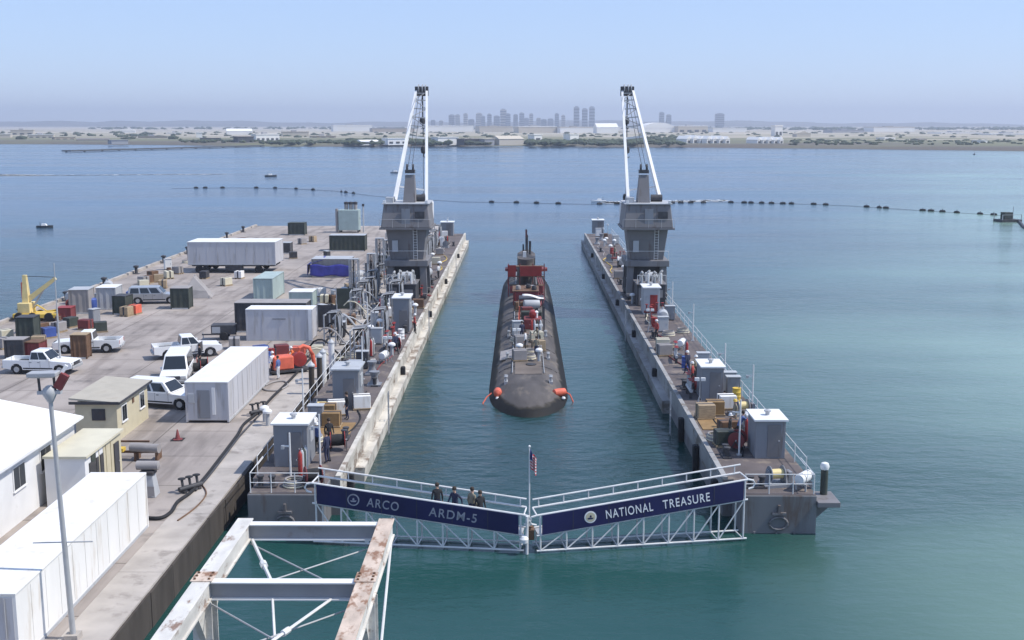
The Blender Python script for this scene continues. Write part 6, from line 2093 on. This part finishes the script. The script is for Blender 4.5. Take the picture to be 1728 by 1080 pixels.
for px, py, lb in ((322, 828, 'black valve cluster on the edge hose near the white trailer'), (437, 699, 'black valve cluster on the edge hose near the office container')):
    q = P(px, py, HP + .012)
    t = thing('valve_cluster', lb, 'valves', (q.x, q.y, HP + .012), .9)
    MB().tube((-.7, 0, .22), (.7, 0, .22), .13, n=10).build('header', 'dark_steel', t, smooth=True)
    for x in (-.45, 0, .45):
        MB().tube((x, 0, .22), (x, .1, .7), .07, n=8).build('riser', 'dark_steel', t)
        MB().lathe([(.02, 0), (.2, .01), (.2, .05), (.02, .06)], (x, .1, .7), 12).build('hand_wheel', 'rubber', t, smooth=True)
        MB().box(x - .08, x + .08, -.2, .2, 0, .12).build('foot', 'dark_steel', t)
# white bollard-like pots by the edge
for px, py in ((447, 712), (452, 718)):
    q = P(px, py, HP + .012); put('vent', (q.x, q.y, HP + .012), 'by the valve cluster on the pier edge', 0)
# mooring guide piles between pier and dock
for i, (px, py) in enumerate(((540, 640), (533, 648), (551, 622), (518, 665))):
    y = P(px, py, HP).y
    t = thing('guide_pile', 'tall dark guide pile with white sleeve between pier and dock' if i % 2 == 0 else 'tall plain dark guide pile between pier and dock', 'pile', (-15.3, y, 0), 0, 'sleeved guide piles' if i % 2 == 0 else 'plain guide piles')
    MB().tube((0, 0, -4), (0, 0, 3.6), .2, n=12).build('shaft', 'pile_timber', t, smooth=True)
    if i % 2 == 0:
        MB().tube((0, 0, .9), (0, 0, 3.62), .24, n=12).build('sleeve', 'white_paint', t, smooth=True)
    MB().lathe([(.26, 3.6), (.26, 3.7), (.03, 3.95)], n=12).build('cap', 'pale_grey', t, smooth=True)
# bits along the seaward kerb
for i in range(11):
    y = 30 + i * 11.5
    t = thing('kerb_bollard', 'dark single mooring bollard on the seaward pier kerb', 'bollard', (PX0 + .75, y, HP), 0, 'bollards on the seaward kerb')
    MB().lathe([(.3, 0), (.3, .06), (.2, .1), (.18, .75), (.34, .85), (.36, 1.0), (.1, 1.1)], n=12).build('post', 'dark_steel', t, smooth=True)
    MB().box(-.4, .4, -.4, .4, 0, .04).build('base_plate', 'dark_steel', t)
KERB = 'along the seaward side of the pier'
for i in range(26):
    y = rc.uniform(42, 135); x = PX0 + rc.uniform(2, 6.5)
    if any(abs(x - a_) < 1.5 and abs(y - b_) < 2.4 for a_, b_ in OCC): continue
    OCC.append((x, y))
    k_ = rc.choice(['crate', 'crate', 'tank', 'reel', 'coil', 'cabinet', 'drum'])
    key = {'cabinet': 'white_paint', 'crate': rc.choice(['cream', 'wood', 'brown', 'white_sheet', 'tarp_grey']), 'drum': 'brown', 'reel': 'dull_red'}.get(k_)
    put(k_, (x, y, HP), KERB, rc.uniform(0, 3), key)
for px, py, k_, key in ((250, 478, 'crate', 'brown'), (268, 476, 'crate', 'wood'), (258, 470, 'crate', 'brown'), (242, 486, 'crate', 'cream'), (285, 470, 'crate', 'cream'), (232, 500, 'drum', 'blue'), (300, 462, 'crate', 'tarp_grey'), (275, 486, 'crate', 'wood'),
                        (214, 533, 'crate', 'wood'), (205, 528, 'drum', 'brown'), (228, 530, 'crate', 'orange'), (222, 506, 'crate', 'blue'),
                        (170, 560, 'crate', 'dark_green'), (145, 556, 'crate', 'dull_red'), (120, 552, 'crate', 'dark_green'), (100, 560, 'crate', 'tarp_grey'), (82, 570, 'crate', 'blue'), (70, 562, 'crate', 'brown'), (10, 574, 'crate', 'cream'), (6, 588, 'crate', 'tarp_grey'), (66, 585, 'crate', 'wood'),
                        (160, 545, 'cabinet', 'deckhouse_grey'), (396, 588, 'crate', 'tarp_grey'), (404, 470, 'crate', 'white_sheet'), (382, 482, 'crate', 'cream'), (345, 470, 'crate', 'dark_steel'), (495, 436, 'crate', 'dark_steel'), (510, 412, 'crate', 'tarp_grey'), (528, 408, 'crate', 'wood'), (552, 440, 'cabinet', 'dark_steel'),
                        (500, 540, 'crate', 'brown'), (545, 545, 'crate', 'brown'), (556, 530, 'crate', 'tarp_grey'), (540, 500, 'crate', 'white_sheet'), (548, 512, 'crate', 'cream'), (566, 512, 'crate', 'brown')):
    pput(k_, px, py, 'among the stores on the pier', rc.uniform(0, 3), key)
for px, py, key in ((330, 633, 'red'), (342, 626, 'red')):
    pput('tank' if 0 else 'reel', px, py, 'behind the office container', .3, key)
# silo unit at the pier end
q = pier_pt(592, 392)
t = thing('tank_unit', 'pale tank unit with dark capped stacks at the pier end', 'tank', q)
MB().box(-2.0, 1.6, -1.0, 1.4, .4, 4.0).build('casing', 'teal', t, bevel=.1)
for x in (-.7, .1, .9):
    MB().tube((x, 0, 4.0), (x, 0, 4.9), .34, n=12).build('stack', 'tarp_grey', t, smooth=True)
    MB().lathe([(.38, 4.9), (.4, 5.3), (.1, 5.4)], (x, 0, 0), 12).build('stack_cap', 'dark_steel', t, smooth=True)
for x in (-1.8, 1.4):
    for y in (-.8, 1.2):
        MB().box(x - .12, x + .12, y - .12, y + .12, 0, .4).build('foot', 'dark_steel', t)
MB().tube((2.3, -.3, 0), (2.3, -.3, 4.6), .12).build('vent_pipe', 'pale_grey', t, smooth=True)
MB().box(2.1, 2.5, -.5, -.1, 4.6, 5.0).build('vent_head', 'dark_steel', t)
MB().beam((1.6, -.3, 2.5), (2.3, -.3, 2.5), .08).build('pipe_bracket', 'pale_grey', t)
MB().tube((-2.3, -.6, 0), (-2.3, -.6, 4.2), .25, n=12).build('side_tank', 'tarp_grey', t, smooth=True)
for i in range(6):
    q = pier_pt(516 + i * 5, 390)
# submarine bow gear
for x, lb in ((-2.3, 'orange float sling on the pier-side shoulder of the submarine bow'), (2.3, 'orange float sling on the open-water shoulder of the submarine bow')):
    t = thing('orange_float', lb, 'float', (x, 25.6, .28), 0 if x < 0 else .5)
    MB().lathe([(.05, -.6), (.28, -.45), (.32, 0), (.28, .45), (.05, .6)], (0, 0, .42), 12, 'x' if x > 0 else 'y').build('bag', 'orange', t, smooth=True)
    MB().path([(-.45, 0, .35), (-.8, -.2, .1), (-1.1, -.7, -.3)] if x < 0 else [(.5, 0, .4), (.8, -.2, .2), (.9, -.5, -.3)], .05, 6).build('sling', 'orange', t, smooth=True)
    MB().lathe([(.1, 0), (.16, .1), (.1, .2)], (0, -.6, .0), 10).build('buoy', 'white_paint', t, smooth=True)
for x, y, k_, key in ((.6, 44.5, 'coil', None), (-.6, 41, 'crate', 'tarp_grey'), (.2, 37.5, 'coil', None), (-.9, 46, 'cabinet', 'pale_grey'), (.8, 46.5, 'bottles', None), (.9, 38.8, 'crate', 'wood'), (-.7, 36.5, 'vent', None), (.9, 34.5, 'vent', None), (0, 57, 'crate', 'dull_red'), (.5, 60, 'tank', None), (-.7, 60.5, 'crate', 'brown'),
                      (.8, 43, 'crate', 'cream'), (-1.0, 43.3, 'coil', None), (.1, 35.4, 'coil', None), (-.7, 34.6, 'crate', 'tarp_grey'), (.9, 36.6, 'drum', 'tarp_grey'), (.95, 40.2, 'flood', None), (-.95, 38.0, 'flood', None), (-.9, 47.6, 'reel', 'red'), (.4, 69.5, 'cabinet', 'dull_red'), (-.6, 70.5, 'crate', 'tarp_grey')):
    put(k_, (x, y, SB), 'on the submarine casing', .2, key)
# ------------------------------------------------------------------ air
hz = MB().box(-9900, 9900, -170, 9900, -11, 150).build('haze', None)
m = bpy.data.materials.new('haze_air')
m.use_nodes = True
m.node_tree.nodes.clear()
om = m.node_tree.nodes.new('ShaderNodeOutputMaterial')
pv = m.node_tree.nodes.new('ShaderNodeVolumePrincipled')
pv.inputs['Color'].default_value = (.80, .87, 1.0, 1)
pv.inputs['Density'].default_value = .00019
pv.inputs['Anisotropy'].default_value = .2
m.node_tree.links.new(pv.outputs[0], om.inputs['Volume'])
hz.data.materials.append(m)
tag(hz, 'pale marine haze over the bay', 'haze', None, 'stuff')
